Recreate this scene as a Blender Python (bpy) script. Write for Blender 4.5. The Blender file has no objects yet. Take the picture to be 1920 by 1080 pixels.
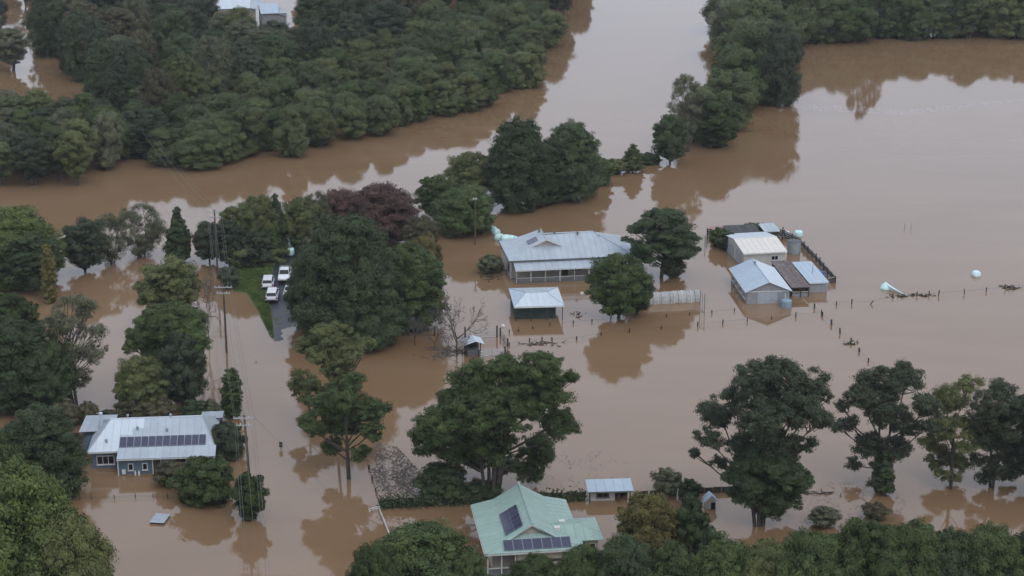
import bpy, math, random
import numpy as np
from mathutils import Vector, Matrix
random.seed(7)
C = bpy.context.scene.collection
SC = bpy.context.scene
R = math.radians
# ------------------------------------------------------------------ camera, sky, sun, exposure
CAM_H = 83.0; PITCH = R(18.0); FPX = 1140 / math.tan(PITCH)
cam = bpy.data.cameras.new('camera'); cam.sensor_width = 36; cam.lens = FPX / 1920 * 36
cam.clip_start = 1; cam.clip_end = 6000
co = bpy.data.objects.new('camera', cam); C.objects.link(co)
co.location = (0, 0, CAM_H); co.rotation_euler = (math.pi / 2 - PITCH, 0, 0)
SC.camera = co
SUN_EL, SUN_AZ = R(52), R(150)           # azimuth from +Y clockwise: behind the camera, to the right
w = bpy.data.worlds.new('World'); SC.world = w; w.use_nodes = True
nt = w.node_tree; nt.nodes.clear()
sky = nt.nodes.new('ShaderNodeTexSky'); sky.sky_type = 'NISHITA'; sky.sun_disc = False
sky.sun_elevation = SUN_EL; sky.sun_rotation = SUN_AZ; sky.dust_density = 4.0; sky.air_density = 1.0; sky.altitude = 50
hs = nt.nodes.new('ShaderNodeHueSaturation'); hs.inputs['Saturation'].default_value = 0.35
mx = nt.nodes.new('ShaderNodeMix'); mx.data_type = 'RGBA'; mx.inputs[0].default_value = 0.75
mx.inputs[7].default_value = (7.4, 8.3, 10.0, 1)      # even cloud deck over the clear sky
bg = nt.nodes.new('ShaderNodeBackground'); bg.inputs['Strength'].default_value = 0.13
ow = nt.nodes.new('ShaderNodeOutputWorld')
nt.links.new(sky.outputs[0], hs.inputs['Color']); nt.links.new(hs.outputs[0], mx.inputs[6])
nt.links.new(mx.outputs[2], bg.inputs['Color']); nt.links.new(bg.outputs[0], ow.inputs[0])
sl = bpy.data.lights.new('sun', 'SUN'); sl.energy = 0.6; sl.angle = R(25); sl.color = (1, .97, .93)
so = bpy.data.objects.new('sun', sl); C.objects.link(so)
sd = Vector((math.sin(SUN_AZ) * math.cos(SUN_EL), math.cos(SUN_AZ) * math.cos(SUN_EL), math.sin(SUN_EL)))
so.rotation_euler = sd.to_track_quat('Z', 'Y').to_euler(); so.location = (0, 0, 300)
vs = SC.view_settings; vs.view_transform = 'Standard'; vs.look = 'None'; vs.gamma = 1; vs.exposure = 0.0
SC.render.engine = 'CYCLES'
cy = SC.cycles; cy.max_bounces = 5; cy.diffuse_bounces = 2; cy.glossy_bounces = 3; cy.transmission_bounces = 2; cy.volume_bounces = 0

# ------------------------------------------------------------------ photo measurements -> metres on the flood plain
def at(px, py, z=0.0):
    u = (px - 960) / FPX; v = (py - 540) / FPX
    dy = math.cos(PITCH) - v * math.sin(PITCH); dz = -math.sin(PITCH) - v * math.cos(PITCH)
    t = (z - CAM_H) / dz
    return Vector((u * t, dy * t, z))
def height_to(Y, py):
    v = (py - 540) / FPX
    return CAM_H - Y * (math.sin(PITCH) + v * math.cos(PITCH)) / (math.cos(PITCH) - v * math.sin(PITCH))
def ppm(py):                                # photo pixels per metre at the water's surface
    return math.cos(PITCH) * (py + 600) / CAM_H

# ------------------------------------------------------------------ materials
def new_mat(name):
    m = bpy.data.materials.new(name); m.use_nodes = True
    n = m.node_tree; n.nodes.clear()
    return m, n
def mat(name, col, rough=.7, metal=0.0, var=.12, nscale=1.5, stain=None, stain_amt=.5, bump=0.0, objvar=0.1, spec=.3, bscale=8):
    m, n = new_mat(name); N = n.nodes; L = n.links
    out = N.new('ShaderNodeOutputMaterial'); p = N.new('ShaderNodeBsdfPrincipled')
    p.inputs['Roughness'].default_value = rough; p.inputs['Metallic'].default_value = metal
    p.inputs['Specular IOR Level'].default_value = spec
    tc = N.new('ShaderNodeTexCoord')
    no = N.new('ShaderNodeTexNoise'); no.inputs['Scale'].default_value = nscale; no.inputs['Detail'].default_value = 5
    L.new(tc.outputs['Object'], no.inputs['Vector'])
    oi = N.new('ShaderNodeObjectInfo')
    mr = N.new('ShaderNodeMapRange'); mr.inputs[1].default_value = .3; mr.inputs[2].default_value = .7
    mr.inputs[3].default_value = 1 - var; mr.inputs[4].default_value = 1 + var
    L.new(no.outputs['Fac'], mr.inputs[0])
    mo = N.new('ShaderNodeMapRange'); mo.inputs[3].default_value = 1 - objvar; mo.inputs[4].default_value = 1 + objvar
    L.new(oi.outputs['Random'], mo.inputs[0])
    mu = N.new('ShaderNodeMath'); mu.operation = 'MULTIPLY'
    L.new(mr.outputs[0], mu.inputs[0]); L.new(mo.outputs[0], mu.inputs[1])
    vm = N.new('ShaderNodeVectorMath'); vm.operation = 'SCALE'; vm.inputs[0].default_value = col[:3]
    L.new(mu.outputs[0], vm.inputs['Scale'])
    last = vm.outputs[0]
    if stain:
        n2 = N.new('ShaderNodeTexNoise'); n2.inputs['Scale'].default_value = .9; n2.inputs['Detail'].default_value = 8
        n2.inputs['Roughness'].default_value = .7
        L.new(tc.outputs['Object'], n2.inputs['Vector'])
        m2 = N.new('ShaderNodeMapRange'); m2.inputs[1].default_value = .52; m2.inputs[2].default_value = .72
        m2.inputs[4].default_value = stain_amt; L.new(n2.outputs['Fac'], m2.inputs[0])
        mi = N.new('ShaderNodeMix'); mi.data_type = 'RGBA'; mi.inputs[7].default_value = (*stain, 1)
        L.new(m2.outputs[0], mi.inputs[0]); L.new(last, mi.inputs[6]); last = mi.outputs[2]
    L.new(last, p.inputs['Base Color'])
    if bump:
        nb = N.new('ShaderNodeTexNoise'); nb.inputs['Scale'].default_value = bscale; nb.inputs['Detail'].default_value = 4
        L.new(tc.outputs['Object'], nb.inputs['Vector'])
        b = N.new('ShaderNodeBump'); b.inputs['Strength'].default_value = bump; b.inputs['Distance'].default_value = .05
        L.new(nb.outputs['Fac'], b.inputs['Height']); L.new(b.outputs[0], p.inputs['Normal'])
    L.new(p.outputs[0], out.inputs[0])
    return m
def leaf_mat(name, c1, c2, tr=.18):
    m, n = new_mat(name); N = n.nodes; L = n.links
    out = N.new('ShaderNodeOutputMaterial'); p = N.new('ShaderNodeBsdfPrincipled')
    p.inputs['Roughness'].default_value = .6; p.inputs['Specular IOR Level'].default_value = .18
    oi = N.new('ShaderNodeObjectInfo'); g = N.new('ShaderNodeNewGeometry'); tc = N.new('ShaderNodeTexCoord')
    no = N.new('ShaderNodeTexNoise'); no.inputs['Scale'].default_value = .45; no.inputs['Detail'].default_value = 3
    L.new(g.outputs['Position'], no.inputs['Vector'])
    m1 = N.new('ShaderNodeMapRange'); m1.inputs[1].default_value = .35; m1.inputs[2].default_value = .65
    L.new(no.outputs['Fac'], m1.inputs[0])
    mi = N.new('ShaderNodeMix'); mi.data_type = 'RGBA'; mi.inputs[6].default_value = (*c1, 1); mi.inputs[7].default_value = (*c2, 1)
    L.new(m1.outputs[0], mi.inputs[0])
    a = N.new('ShaderNodeMapRange'); a.inputs[3].default_value = .88; a.inputs[4].default_value = 1.12
    L.new(g.outputs['Random Per Island'], a.inputs[0])
    b = N.new('ShaderNodeMapRange'); b.inputs[3].default_value = .78; b.inputs[4].default_value = 1.25
    L.new(oi.outputs['Random'], b.inputs[0])
    mu = N.new('ShaderNodeMath'); mu.operation = 'MULTIPLY'; L.new(a.outputs[0], mu.inputs[0]); L.new(b.outputs[0], mu.inputs[1])
    n3 = N.new('ShaderNodeTexNoise'); n3.inputs['Scale'].default_value = 1.3; n3.inputs['Detail'].default_value = 2
    L.new(g.outputs['Position'], n3.inputs['Vector'])
    c3 = N.new('ShaderNodeMapRange'); c3.inputs[1].default_value = .3; c3.inputs[2].default_value = .7; c3.inputs[3].default_value = .72; c3.inputs[4].default_value = 1.3
    L.new(n3.outputs['Fac'], c3.inputs[0])
    m3 = N.new('ShaderNodeMath'); m3.operation = 'MULTIPLY'; L.new(mu.outputs[0], m3.inputs[0]); L.new(c3.outputs[0], m3.inputs[1]); mu = m3
    vm = N.new('ShaderNodeVectorMath'); vm.operation = 'SCALE'; L.new(mi.outputs[2], vm.inputs[0]); L.new(mu.outputs[0], vm.inputs['Scale'])
    L.new(vm.outputs[0], p.inputs['Base Color'])
    t = N.new('ShaderNodeBsdfTranslucent'); L.new(vm.outputs[0], t.inputs[0])
    ms = N.new('ShaderNodeMixShader'); ms.inputs[0].default_value = tr
    L.new(p.outputs[0], ms.inputs[1]); L.new(t.outputs[0], ms.inputs[2]); L.new(ms.outputs[0], out.inputs[0])
    return m
M = {}
M['leaf_dark'] = leaf_mat('leaf_dark', (0.052, 0.075, 0.035), (0.070, 0.096, 0.040))
M['leaf_blue'] = leaf_mat('leaf_blue', (0.052, 0.066, 0.040), (0.070, 0.083, 0.046))
M['leaf_green'] = leaf_mat('leaf_green', (0.056, 0.081, 0.029), (0.081, 0.109, 0.035))
M['leaf_olive'] = leaf_mat('leaf_olive', (0.096, 0.111, 0.043), (0.127, 0.137, 0.050))
M['leaf_bright'] = leaf_mat('leaf_bright', (0.081, 0.109, 0.034), (0.113, 0.143, 0.040))
M['leaf_grey'] = leaf_mat('leaf_grey', (0.103, 0.111, 0.066), (0.145, 0.150, 0.082))
M['leaf_brown'] = leaf_mat('leaf_brown', (0.088, 0.081, 0.047), (0.113, 0.101, 0.057))
M['leaf_red'] = leaf_mat('leaf_red', (.118, .062, .054), (.126, .084, .066))
M['leaf_mid'] = leaf_mat('leaf_mid', (0.081, 0.116, 0.044), (0.107, 0.144, 0.052))
M['leaf_yellow'] = leaf_mat('leaf_yellow', (0.136, 0.124, 0.042), (0.175, 0.150, 0.050))
M['leaf_mangrove'] = leaf_mat('leaf_mangrove', (0.075, 0.094, 0.040), (0.111, 0.128, 0.050))
M['bark'] = mat('bark', (.075, .062, .052), .9, var=.35, nscale=3, bump=.4)
M['bark_pale'] = mat('bark_pale', (.16, .14, .12), .9, var=.35, nscale=2, bump=.4)
M['twig'] = mat('twig', (.12, .105, .10), .9, var=.25)
M['zinc'] = mat('zinc_roof', (.41, .455, .495), .45, .2, var=.07, nscale=.6, stain=(.36, .39, .42), stain_amt=.5, objvar=.05, spec=.4)
M['zinc_white'] = mat('new_steel_roof', (.56, .61, .655), .42, .12, var=.04, stain=(.55, .6, .66), stain_amt=.4, objvar=.03)
M['zinc_old'] = mat('weathered_roof', (.38, .42, .46), .5, .2, var=.09, stain=(.30, .31, .33), stain_amt=.5, objvar=.08)
M['zinc_blue'] = mat('pale_blue_roof', (.40, .48, .55), .42, .12, var=.05, stain=(.36, .43, .5), stain_amt=.4, objvar=.03)
M['green_roof'] = mat('green_steel_roof', (.31, .42, .37), .5, .05, var=.06, stain=(.30, .42, .38), stain_amt=.5, objvar=.04)
M['cream_roof'] = mat('cream_roof', (.66, .62, .56), .5, 0, var=.05, stain=(.55, .5, .44), stain_amt=.4, objvar=.03)
M['rust_roof'] = mat('rusty_roof', (.15, .12, .115), .85, 0, var=.3, nscale=2.5, stain=(.28, .25, .24), stain_amt=.7, objvar=.12)
M['dark_roof'] = mat('dark_roof', (.06, .062, .06), .8, 0, var=.3, stain=(.12, .13, .1), objvar=.1)
M['red_roof'] = mat('faded_red_roof', (.35, .2, .19), .7, 0, var=.15, stain=(.3, .26, .25))
M['trim'] = mat('white_paint', (.62, .62, .6), .5, var=.06, stain=(.4, .38, .33), stain_amt=.4)
M['cream_wall'] = mat('cream_wall', (.44, .40, .34), .75, var=.07, stain=(.32, .27, .2), stain_amt=.5, bump=.1)
M['blue_wall'] = mat('blue_weatherboard', (.115, .165, .22), .65, var=.08, stain=(.09, .12, .15), stain_amt=.5, bump=.1)
M['grey_wall'] = mat('grey_steel_wall', (.30, .31, .33), .5, .2, var=.08, stain=(.24, .22, .2), stain_amt=.5)
M['white_wall'] = mat('offwhite_wall', (.52, .50, .46), .6, var=.06, stain=(.40, .36, .30), stain_amt=.5)
M['dark_wall'] = mat('dark_green_wall', (.035, .055, .05), .7, var=.2)
M['deck'] = mat('grey_deck', (.13, .14, .14), .8, var=.15, stain=(.08, .08, .07))
M['timber'] = mat('dark_timber', (.055, .048, .042), .9, var=.35, nscale=4, bump=.3, objvar=.25)
M['pole'] = mat('pole_timber', (.085, .07, .062), .9, var=.3, nscale=3, objvar=.1)
M['steel'] = mat('galvanised_steel', (.33, .34, .35), .45, .5, var=.1)
M['pale_steel'] = mat('pale_crossarm', (.42, .42, .40), .6, .1, var=.1)
M['glass'] = mat('window_glass', (.012, .013, .016), .08, var=.2, spec=.5)
M['solar'] = mat('solar_cells', (.045, .047, .085), .18, var=.12, nscale=4, objvar=.15, spec=.5)
M['solar_frame'] = mat('solar_frame', (.35, .36, .4), .4, .6, var=.05)
M['wrap'] = mat('bale_wrap', (.52, .74, .70), .35, var=.08, bump=.5, bscale=3, stain=(.42, .6, .57), spec=.5)
M['wrap_white'] = mat('bale_wrap_white', (.62, .76, .80), .35, var=.06, bump=.4, bscale=3, spec=.5)
M['wrap_dirty'] = mat('muddy_wrap', (.22, .24, .25), .5, var=.2)
M['tank'] = mat('tank_steel', (.30, .34, .35), .5, .3, var=.1, stain=(.22, .23, .22))
M['tank_blue'] = mat('tank_blue', (.22, .31, .36), .5, .1, var=.08)
M['carpaint'] = mat('white_car_paint', (.72, .73, .74), .22, var=.02, objvar=.02, spec=.6)
M['greypaint'] = mat('grey_car_paint', (.33, .36, .38), .3, var=.03, objvar=.02, spec=.6)
M['rubber'] = mat('tyre', (.02, .02, .02), .9)
M['rim'] = mat('rim', (.35, .35, .36), .35, .8)
M['redlens'] = mat('red_lens', (.35, .02, .02), .3)
M['lens'] = mat('clear_lens', (.7, .7, .68), .15)
M['blue_light'] = mat('blue_lens', (.03, .06, .4), .2)
M['asphalt'] = mat('asphalt', (.032, .034, .042), .42, var=.25, nscale=3, bump=.3, bscale=20, spec=.5)
M['blue_tarp'] = mat('blue_tarp', (.07, .12, .33), .6, var=.2, bump=.5)
M['debris'] = mat('flood_debris', (.055, .05, .045), .95, var=.4, nscale=5, objvar=.3)
M['scum'] = mat('floating_scum', (.085, .076, .072), .9, var=.35, nscale=2)
M['wake_glint'] = mat('wake_glint', (.62, .60, .63), .8, var=.1)  # pale tone stands in for sky reflected off wake ripples
M['net'] = mat('shade_net', (.36, .36, .34), .9, var=.15, nscale=3)
M['pinkish'] = mat('reddish_plastic', (.3, .12, .1), .6)
M['grass'] = leaf_mat('grass_blades', (.080, .125, .036), (.125, .17, .05))
M['wire'] = mat('power_wire', (.15, .155, .155), .5, .3, objvar=.05)
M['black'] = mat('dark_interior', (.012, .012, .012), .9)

def ground_mat():
    m, n = new_mat('grassy_ground'); N = n.nodes; L = n.links
    out = N.new('ShaderNodeOutputMaterial'); p = N.new('ShaderNodeBsdfPrincipled'); p.inputs['Roughness'].default_value = .95
    g = N.new('ShaderNodeNewGeometry'); no = N.new('ShaderNodeTexNoise'); no.inputs['Scale'].default_value = .5; no.inputs['Detail'].default_value = 8
    L.new(g.outputs['Position'], no.inputs['Vector'])
    cr = N.new('ShaderNodeValToRGB'); cr.color_ramp.elements[0].position = .35; cr.color_ramp.elements[0].color = (.065, .095, .032, 1)
    cr.color_ramp.elements[1].position = .68; cr.color_ramp.elements[1].color = (.075, .085, .035, 1)
    L.new(no.outputs['Fac'], cr.inputs[0]); L.new(cr.outputs[0], p.inputs['Base Color']); L.new(p.outputs[0], out.inputs[0])
    return m
def water_mat():
    m, n = new_mat('flood_water'); N = n.nodes; L = n.links
    out = N.new('ShaderNodeOutputMaterial'); p = N.new('ShaderNodeBsdfPrincipled')
    p.inputs['Roughness'].default_value = .045; p.inputs['IOR'].default_value = 1.52
    g = N.new('ShaderNodeNewGeometry')
    no = N.new('ShaderNodeTexNoise'); no.inputs['Scale'].default_value = .012; no.inputs['Detail'].default_value = 6
    L.new(g.outputs['Position'], no.inputs['Vector'])
    cr = N.new('ShaderNodeValToRGB'); cr.color_ramp.elements[0].position = .35; cr.color_ramp.elements[0].color = (.205, .124, .066, 1)
    cr.color_ramp.elements[1].position = .7; cr.color_ramp.elements[1].color = (.238, .150, .085, 1)
    no.inputs['Distortion'].default_value = 1.2
    ms_ = N.new('ShaderNodeMapping'); ms_.inputs['Scale'].default_value = (.03, .10, 1); ms_.inputs['Rotation'].default_value = (0, 0, .25); L.new(g.outputs['Position'], ms_.inputs['Vector'])
    ns = N.new('ShaderNodeTexNoise'); ns.inputs['Scale'].default_value = 1; ns.inputs['Detail'].default_value = 7; ns.inputs['Distortion'].default_value = 1.5; L.new(ms_.outputs[0], ns.inputs['Vector'])
    ad = N.new('ShaderNodeMath'); ad.operation = 'MULTIPLY_ADD'; ad.inputs[1].default_value = .6; L.new(ns.outputs['Fac'], ad.inputs[0])
    sb_ = N.new('ShaderNodeMath'); sb_.operation = 'SUBTRACT'; sb_.inputs[1].default_value = .3; L.new(no.outputs['Fac'], sb_.inputs[0]); L.new(sb_.outputs[0], ad.inputs[2])
    L.new(ad.outputs[0], cr.inputs[0]); L.new(cr.outputs[0], p.inputs['Base Color'])
    # faint ripples, stronger in wind patches
    mp = N.new('ShaderNodeMapping'); mp.inputs['Scale'].default_value = (.35, 1.0, 1); L.new(g.outputs['Position'], mp.inputs['Vector'])
    n1 = N.new('ShaderNodeTexNoise'); n1.inputs['Scale'].default_value = .9; n1.inputs['Detail'].default_value = 3
    L.new(mp.outputs[0], n1.inputs['Vector'])
    n2 = N.new('ShaderNodeTexNoise'); n2.inputs['Scale'].default_value = .02; n2.inputs['Detail'].default_value = 3
    L.new(mp.outputs[0], n2.inputs['Vector'])
    mr = N.new('ShaderNodeMapRange'); mr.inputs[1].default_value = .45; mr.inputs[2].default_value = .75
    mr.inputs[3].default_value = .0012; mr.inputs[4].default_value = .006
    L.new(n2.outputs['Fac'], mr.inputs[0])
    b = N.new('ShaderNodeBump'); b.inputs['Strength'].default_value = 1.0
    L.new(mr.outputs[0], b.inputs['Distance']); L.new(n1.outputs['Fac'], b.inputs['Height'])
    L.new(b.outputs[0], p.inputs['Normal']); L.new(p.outputs[0], out.inputs[0])
    return m

# ------------------------------------------------------------------ mesh helpers
class MB:
    def __init__(s): s.v = []; s.f = []
    def add(s, vs, fs):
        o = len(s.v); s.v += [tuple(a) for a in vs]; s.f += [tuple(i + o for i in f) for f in fs]; return s
    def box(s, x0, x1, y0, y1, z0, z1):
        return s.add([(x0,y0,z0),(x1,y0,z0),(x1,y1,z0),(x0,y1,z0),(x0,y0,z1),(x1,y0,z1),(x1,y1,z1),(x0,y1,z1)],
                     [(0,3,2,1),(4,5,6,7),(0,1,5,4),(1,2,6,5),(2,3,7,6),(3,0,4,7)])
    def prism(s, pts, off):
        n = len(pts); off = Vector(off); a = [Vector(p) for p in pts]
        return s.add(a + [p + off for p in a], [tuple(range(n - 1, -1, -1)), tuple(range(n, 2 * n))] +
                     [(i, (i + 1) % n, n + (i + 1) % n, n + i) for i in range(n)])
    def tube(s, pts, rad, n=6, cap=True):
        pts = [Vector(p) for p in pts]; k = len(pts)
        if not hasattr(rad, '__len__'): rad = [rad] * k
        vs = []; fs = []
        for i, p in enumerate(pts):
            d = (pts[min(i + 1, k - 1)] - pts[max(i - 1, 0)]).normalized()
            a = d.cross(Vector((0, 0, 1)) if abs(d.z) < .95 else Vector((1, 0, 0))).normalized(); b = d.cross(a)
            for j in range(n):
                t = 2 * math.pi * j / n; vs.append(p + (a * math.cos(t) + b * math.sin(t)) * rad[i])
        for i in range(k - 1):
            for j in range(n):
                fs.append((i * n + j, i * n + (j + 1) % n, (i + 1) * n + (j + 1) % n, (i + 1) * n + j))
        if cap: fs += [tuple(range(n - 1, -1, -1)), tuple(range((k - 1) * n, k * n))]
        return s.add(vs, fs)
    def lathe(s, prof, n=20, c=(0, 0)):
        vs = []; fs = []
        for r, z in prof:
            for j in range(n):
                t = 2 * math.pi * j / n; vs.append((c[0] + r * math.cos(t), c[1] + r * math.sin(t), z))
        for i in range(len(prof) - 1):
            for j in range(n): fs.append((i * n + j, i * n + (j + 1) % n, (i + 1) * n + (j + 1) % n, (i + 1) * n + j))
        fs += [tuple(range(n - 1, -1, -1)), tuple(range((len(prof) - 1) * n, len(prof) * n))]
        return s.add(vs, fs)
    def loft(s, rings):
        n = len(rings[0]); vs = [p for r in rings for p in r]; fs = []
        for i in range(len(rings) - 1):
            for j in range(n): fs.append((i * n + j, i * n + (j + 1) % n, (i + 1) * n + (j + 1) % n, (i + 1) * n + j))
        fs += [tuple(range(n - 1, -1, -1)), tuple(range((len(rings) - 1) * n, len(rings) * n))]
        return s.add(vs, fs)
    def build(s, name, m, parent=None, smooth=False):
        me = bpy.data.meshes.new(name); me.from_pydata(s.v, [], s.f); me.update()
        me.materials.append(M[m] if isinstance(m, str) else m)
        if smooth: me.polygons.foreach_set('use_smooth', [True] * len(me.polygons))
        o = bpy.data.objects.new(name, me); C.objects.link(o)
        if parent: o.parent = parent
        return o
def tag(o, label=None, cat=None, group=None, kind=None):
    if label: o['label'] = label
    if cat: o['category'] = cat
    if group: o['group'] = group
    if kind: o['kind'] = kind
    return o
def thing(name, label, cat, loc=(0, 0, 0), rz=0.0, group=None):
    o = bpy.data.objects.new(name, None); C.objects.link(o); o.empty_display_size = .2
    o.location = loc; o.rotation_euler = (0, 0, rz)
    return tag(o, label, cat, group)
def box(name, m, parent, *b): return MB().box(*b).build(name, m, parent)
def clip(poly, a, sign):                    # 2-D clip of (u, v, P) against u >= a (sign 1) or u <= a
    out = []
    for i in range(len(poly)):
        p, q = poly[i], poly[(i + 1) % len(poly)]
        ip = (p[0] - a) * sign >= 0; iq = (q[0] - a) * sign >= 0
        if ip: out.append(p)
        if ip != iq:
            t = (a - p[0]) / (q[0] - p[0]); out.append((a, p[1] + (q[1] - p[1]) * t))
    return out
def roof_face(parent, poly, m, wdt=.9, thick=.035, rnd=random):
    P = [Vector(p) for p in poly]
    n = Vector((0, 0, 0))
    for i in range(len(P)): n += P[i].cross(P[(i + 1) % len(P)])
    n.normalize()
    if n.z < 0: n = -n
    e = Vector((0, 0, 1)).cross(n)
    if e.length < 1e-4: e = Vector((1, 0, 0))
    e.normalize(); s = n.cross(e); o = P[0]
    uv = [((p - o).dot(e), (p - o).dot(s)) for p in P]
    u0 = min(a for a, b in uv); u1 = max(a for a, b in uv)
    k = max(1, round((u1 - u0) / wdt)); st = (u1 - u0) / k
    for i in range(k):
        c = clip(clip(uv, u0 + i * st + .006, 1), u0 + (i + 1) * st - .006, -1)
        if len(c) < 3: continue
        lift = rnd.uniform(0, .008)
        pts = [o + e * a + s * b + n * lift for a, b in c]
        mb = MB().prism(pts, n * thick)
        # raised rib along one edge of the sheet
        ys = [b for a, b in c if abs(a - (u0 + i * st + .006)) < .02]
        if len(ys) >= 2:
            ua = u0 + i * st + .02; p0 = o + e * ua + s * (min(ys) + .03) + n * (thick + lift); p1 = o + e * ua + s * (max(ys) - .03) + n * (thick + lift)
            mb.prism([p0, p0 + e * .04, p0 + e * .04 + n * .014, p0 + n * .014], p1 - p0)
        mb.build('roof_sheet', m, parent)
def ridge(parent, a, b, m, r=.09):
    MB().tube([Vector(a) + Vector((0, 0, .05)), Vector(b) + Vector((0, 0, .05))], r, 6).build('ridge_cap', m, parent)
def window(parent, x, z, wd, h, y=0.0, frame='trim', axis='y', sgn=-1, mull=1):
    t = .09
    def bx(mb, a0, a1, d0, d1, z0, z1):
        d0, d1 = y + sgn * d0, y + sgn * d1
        if d0 > d1: d0, d1 = d1, d0
        if axis == 'y': mb.box(a0, a1, d0, d1, z0, z1)
        else: mb.box(d0, d1, a0, a1, z0, z1)
    f = MB(); bx(f, x - t, x, 0, .07, z - t, z + h + t); bx(f, x + wd, x + wd + t, 0, .07, z - t, z + h + t)
    bx(f, x, x + wd, 0, .07, z + h, z + h + t); bx(f, x, x + wd, 0, .07, z - t, z)
    for i in range(1, mull): bx(f, x + wd * i / mull - .03, x + wd * i / mull + .03, .02, .06, z, z + h)
    f = f.build('window', frame, parent)
    p = MB(); bx(p, x, x + wd, .01, .03, z, z + h); p.build('pane', 'glass', f)
    s = MB(); bx(s, x - t - .05, x + wd + t + .05, .0, .12, z - t - .05, z - t - .004); s.build('sill', frame, f)
    return f
def solar(parent, o, e, s, n, nx, ny, pw, ph, gap=.03):
    o, e, s, n = [Vector(a) for a in (o, e, s, n)]
    for i in range(nx):
        for j in range(ny):
            a = o + e * (i * (pw + gap)) + s * (j * (ph + gap)) + n * .1
            fr = MB().prism([a, a + e * pw, a + e * pw + s * ph, a + s * ph], n * .035).build('solar_panel', 'solar_frame', parent)
            b = a + n * .036 + e * .025 + s * .025; q = MB()
            q.prism([b, b + e * (pw - .05), b + e * (pw - .05) + s * (ph - .05), b + s * (ph - .05)], n * .006).build('cell_face', 'solar', fr)
def frame_of(a, b, c):                       # unit vectors of a roof plane: along eave, up slope, normal
    a, b, c = Vector(a), Vector(b), Vector(c); e = (b - a).normalized(); n = e.cross(c - a).normalized()
    if n.z < 0: n = -n
    return e, n.cross(e).normalized(), n

# ------------------------------------------------------------------ setting: ground, water, road
land = [(440, 547), (462, 549), (480, 577), (494, 606), (511, 640), (515, 640), (521, 624), (531, 612), (546, 604), (566, 606), (600, 600), (640, 560),
        (660, 500), (640, 455), (560, 436), (480, 440), (425, 470), (432, 520)]
LP = [at(*p) for p in land]
def land_z(x, y):
    inside = False; dm = 1e9; n = len(LP)
    for i in range(n):
        a, b = LP[i], LP[(i + 1) % n]
        if (a.y > y) != (b.y > y) and x < (b.x - a.x) * (y - a.y) / (b.y - a.y) + a.x: inside = not inside
        dx, dy = b.x - a.x, b.y - a.y; t = max(0, min(1, ((x - a.x) * dx + (y - a.y) * dy) / (dx * dx + dy * dy)))
        dm = min(dm, math.hypot(x - a.x - t * dx, y - a.y - t * dy))
    return min(dm * .11, .9) if inside else -min(dm * .09, 1.3)
xs = sorted(set([-2500, -1200, -600, -300, -150, -90] + [-60 + i * .7 for i in range(72)] + [0, 60, 150, 300, 600, 1200, 2500]))
ys = sorted(set([-600, 0, 100, 170, 200] + [222 + i * .9 for i in range(84)] + [330, 450, 700, 1400, 3000, 5000]))
gv = [(x, y, land_z(x, y) if (-75 < x < 5 and 205 < y < 320) else -1.3) for y in ys for x in xs]
nx = len(xs)
gf = [(j * nx + i, j * nx + i + 1, (j + 1) * nx + i + 1, (j + 1) * nx + i) for j in range(len(ys) - 1) for i in range(nx - 1)]
M['ground'] = ground_mat(); M['water'] = water_mat()
gm = MB(); gm.v = gv; gm.f = gf
tag(gm.build('ground', 'ground', smooth=True), kind='structure')
wm = MB().add([(-2500, -600, 0), (2500, -600, 0), (2500, 5000, 0), (-2500, 5000, 0)], [(0, 1, 2, 3)])
tag(wm.build('flood_water', 'water'), kind='structure')
rc = [at(*p) for p in [(556, 455), (546, 490), (540, 530), (538, 565), (544, 605), (548, 650), (548, 700)]]
rm = MB(); rows = []
def lerp_path(pts, step):
    out = []
    for a, b in zip(pts[:-1], pts[1:]):
        k = max(1, int((b - a).length / step))
        out += [a.lerp(b, i / k) for i in range(k)]
    return out + [pts[-1]]
rp = lerp_path(rc, .7)
for i, p in enumerate(rp):
    d = (rp[min(i + 1, len(rp) - 1)] - rp[max(i - 1, 0)]).normalized(); q = Vector((-d.y, d.x, 0))
    zc = land_z(p.x, p.y)
    for k in (-2.3, -1.15, 0, 1.15, 2.3):
        a = p + q * k; rows.append((a.x, a.y, land_z(a.x, a.y) + .05 + .035 * math.sin(a.x * 2.1 + a.y * .9) + .03 * math.sin(a.y * 2.7 - a.x)))
rm.v = rows; rm.f = [(i * 5 + j, i * 5 + j + 1, i * 5 + j + 6, i * 5 + j + 5) for i in range(len(rp) - 1) for j in range(4)]
tag(rm.build('road', 'asphalt', smooth=True), kind='structure')
# grass tufts on the dry mound
rg = np.random.default_rng(3); gb = MB(); cnt = 0
while cnt < 7000:
    p = at(rg.uniform(430, 575), rg.uniform(480, 642)); z = land_z(p.x, p.y)
    if z < .02 or min((p - q).length for q in rc) < 0: continue
    if min(math.hypot(p.x - q.x, p.y - q.y) for q in rp[::2]) < 2.5: cnt += .2; continue
    a = rg.uniform(0, 6.28); s = rg.uniform(.1, .22); h = rg.uniform(.12, .38); dx, dy = math.cos(a) * s, math.sin(a) * s
    gb.add([(p.x - dx, p.y - dy, z - .03), (p.x + dx, p.y + dy, z - .03), (p.x + dx * .4 + rg.uniform(-.1, .1), p.y + dy * .4 + rg.uniform(-.1, .1), z + h)], [(0, 1, 2)]); cnt += 1
tag(gb.build('grass', 'grass'), 'green grass on the dry mound beside the parked cars', 'grass', kind='stuff')

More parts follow.
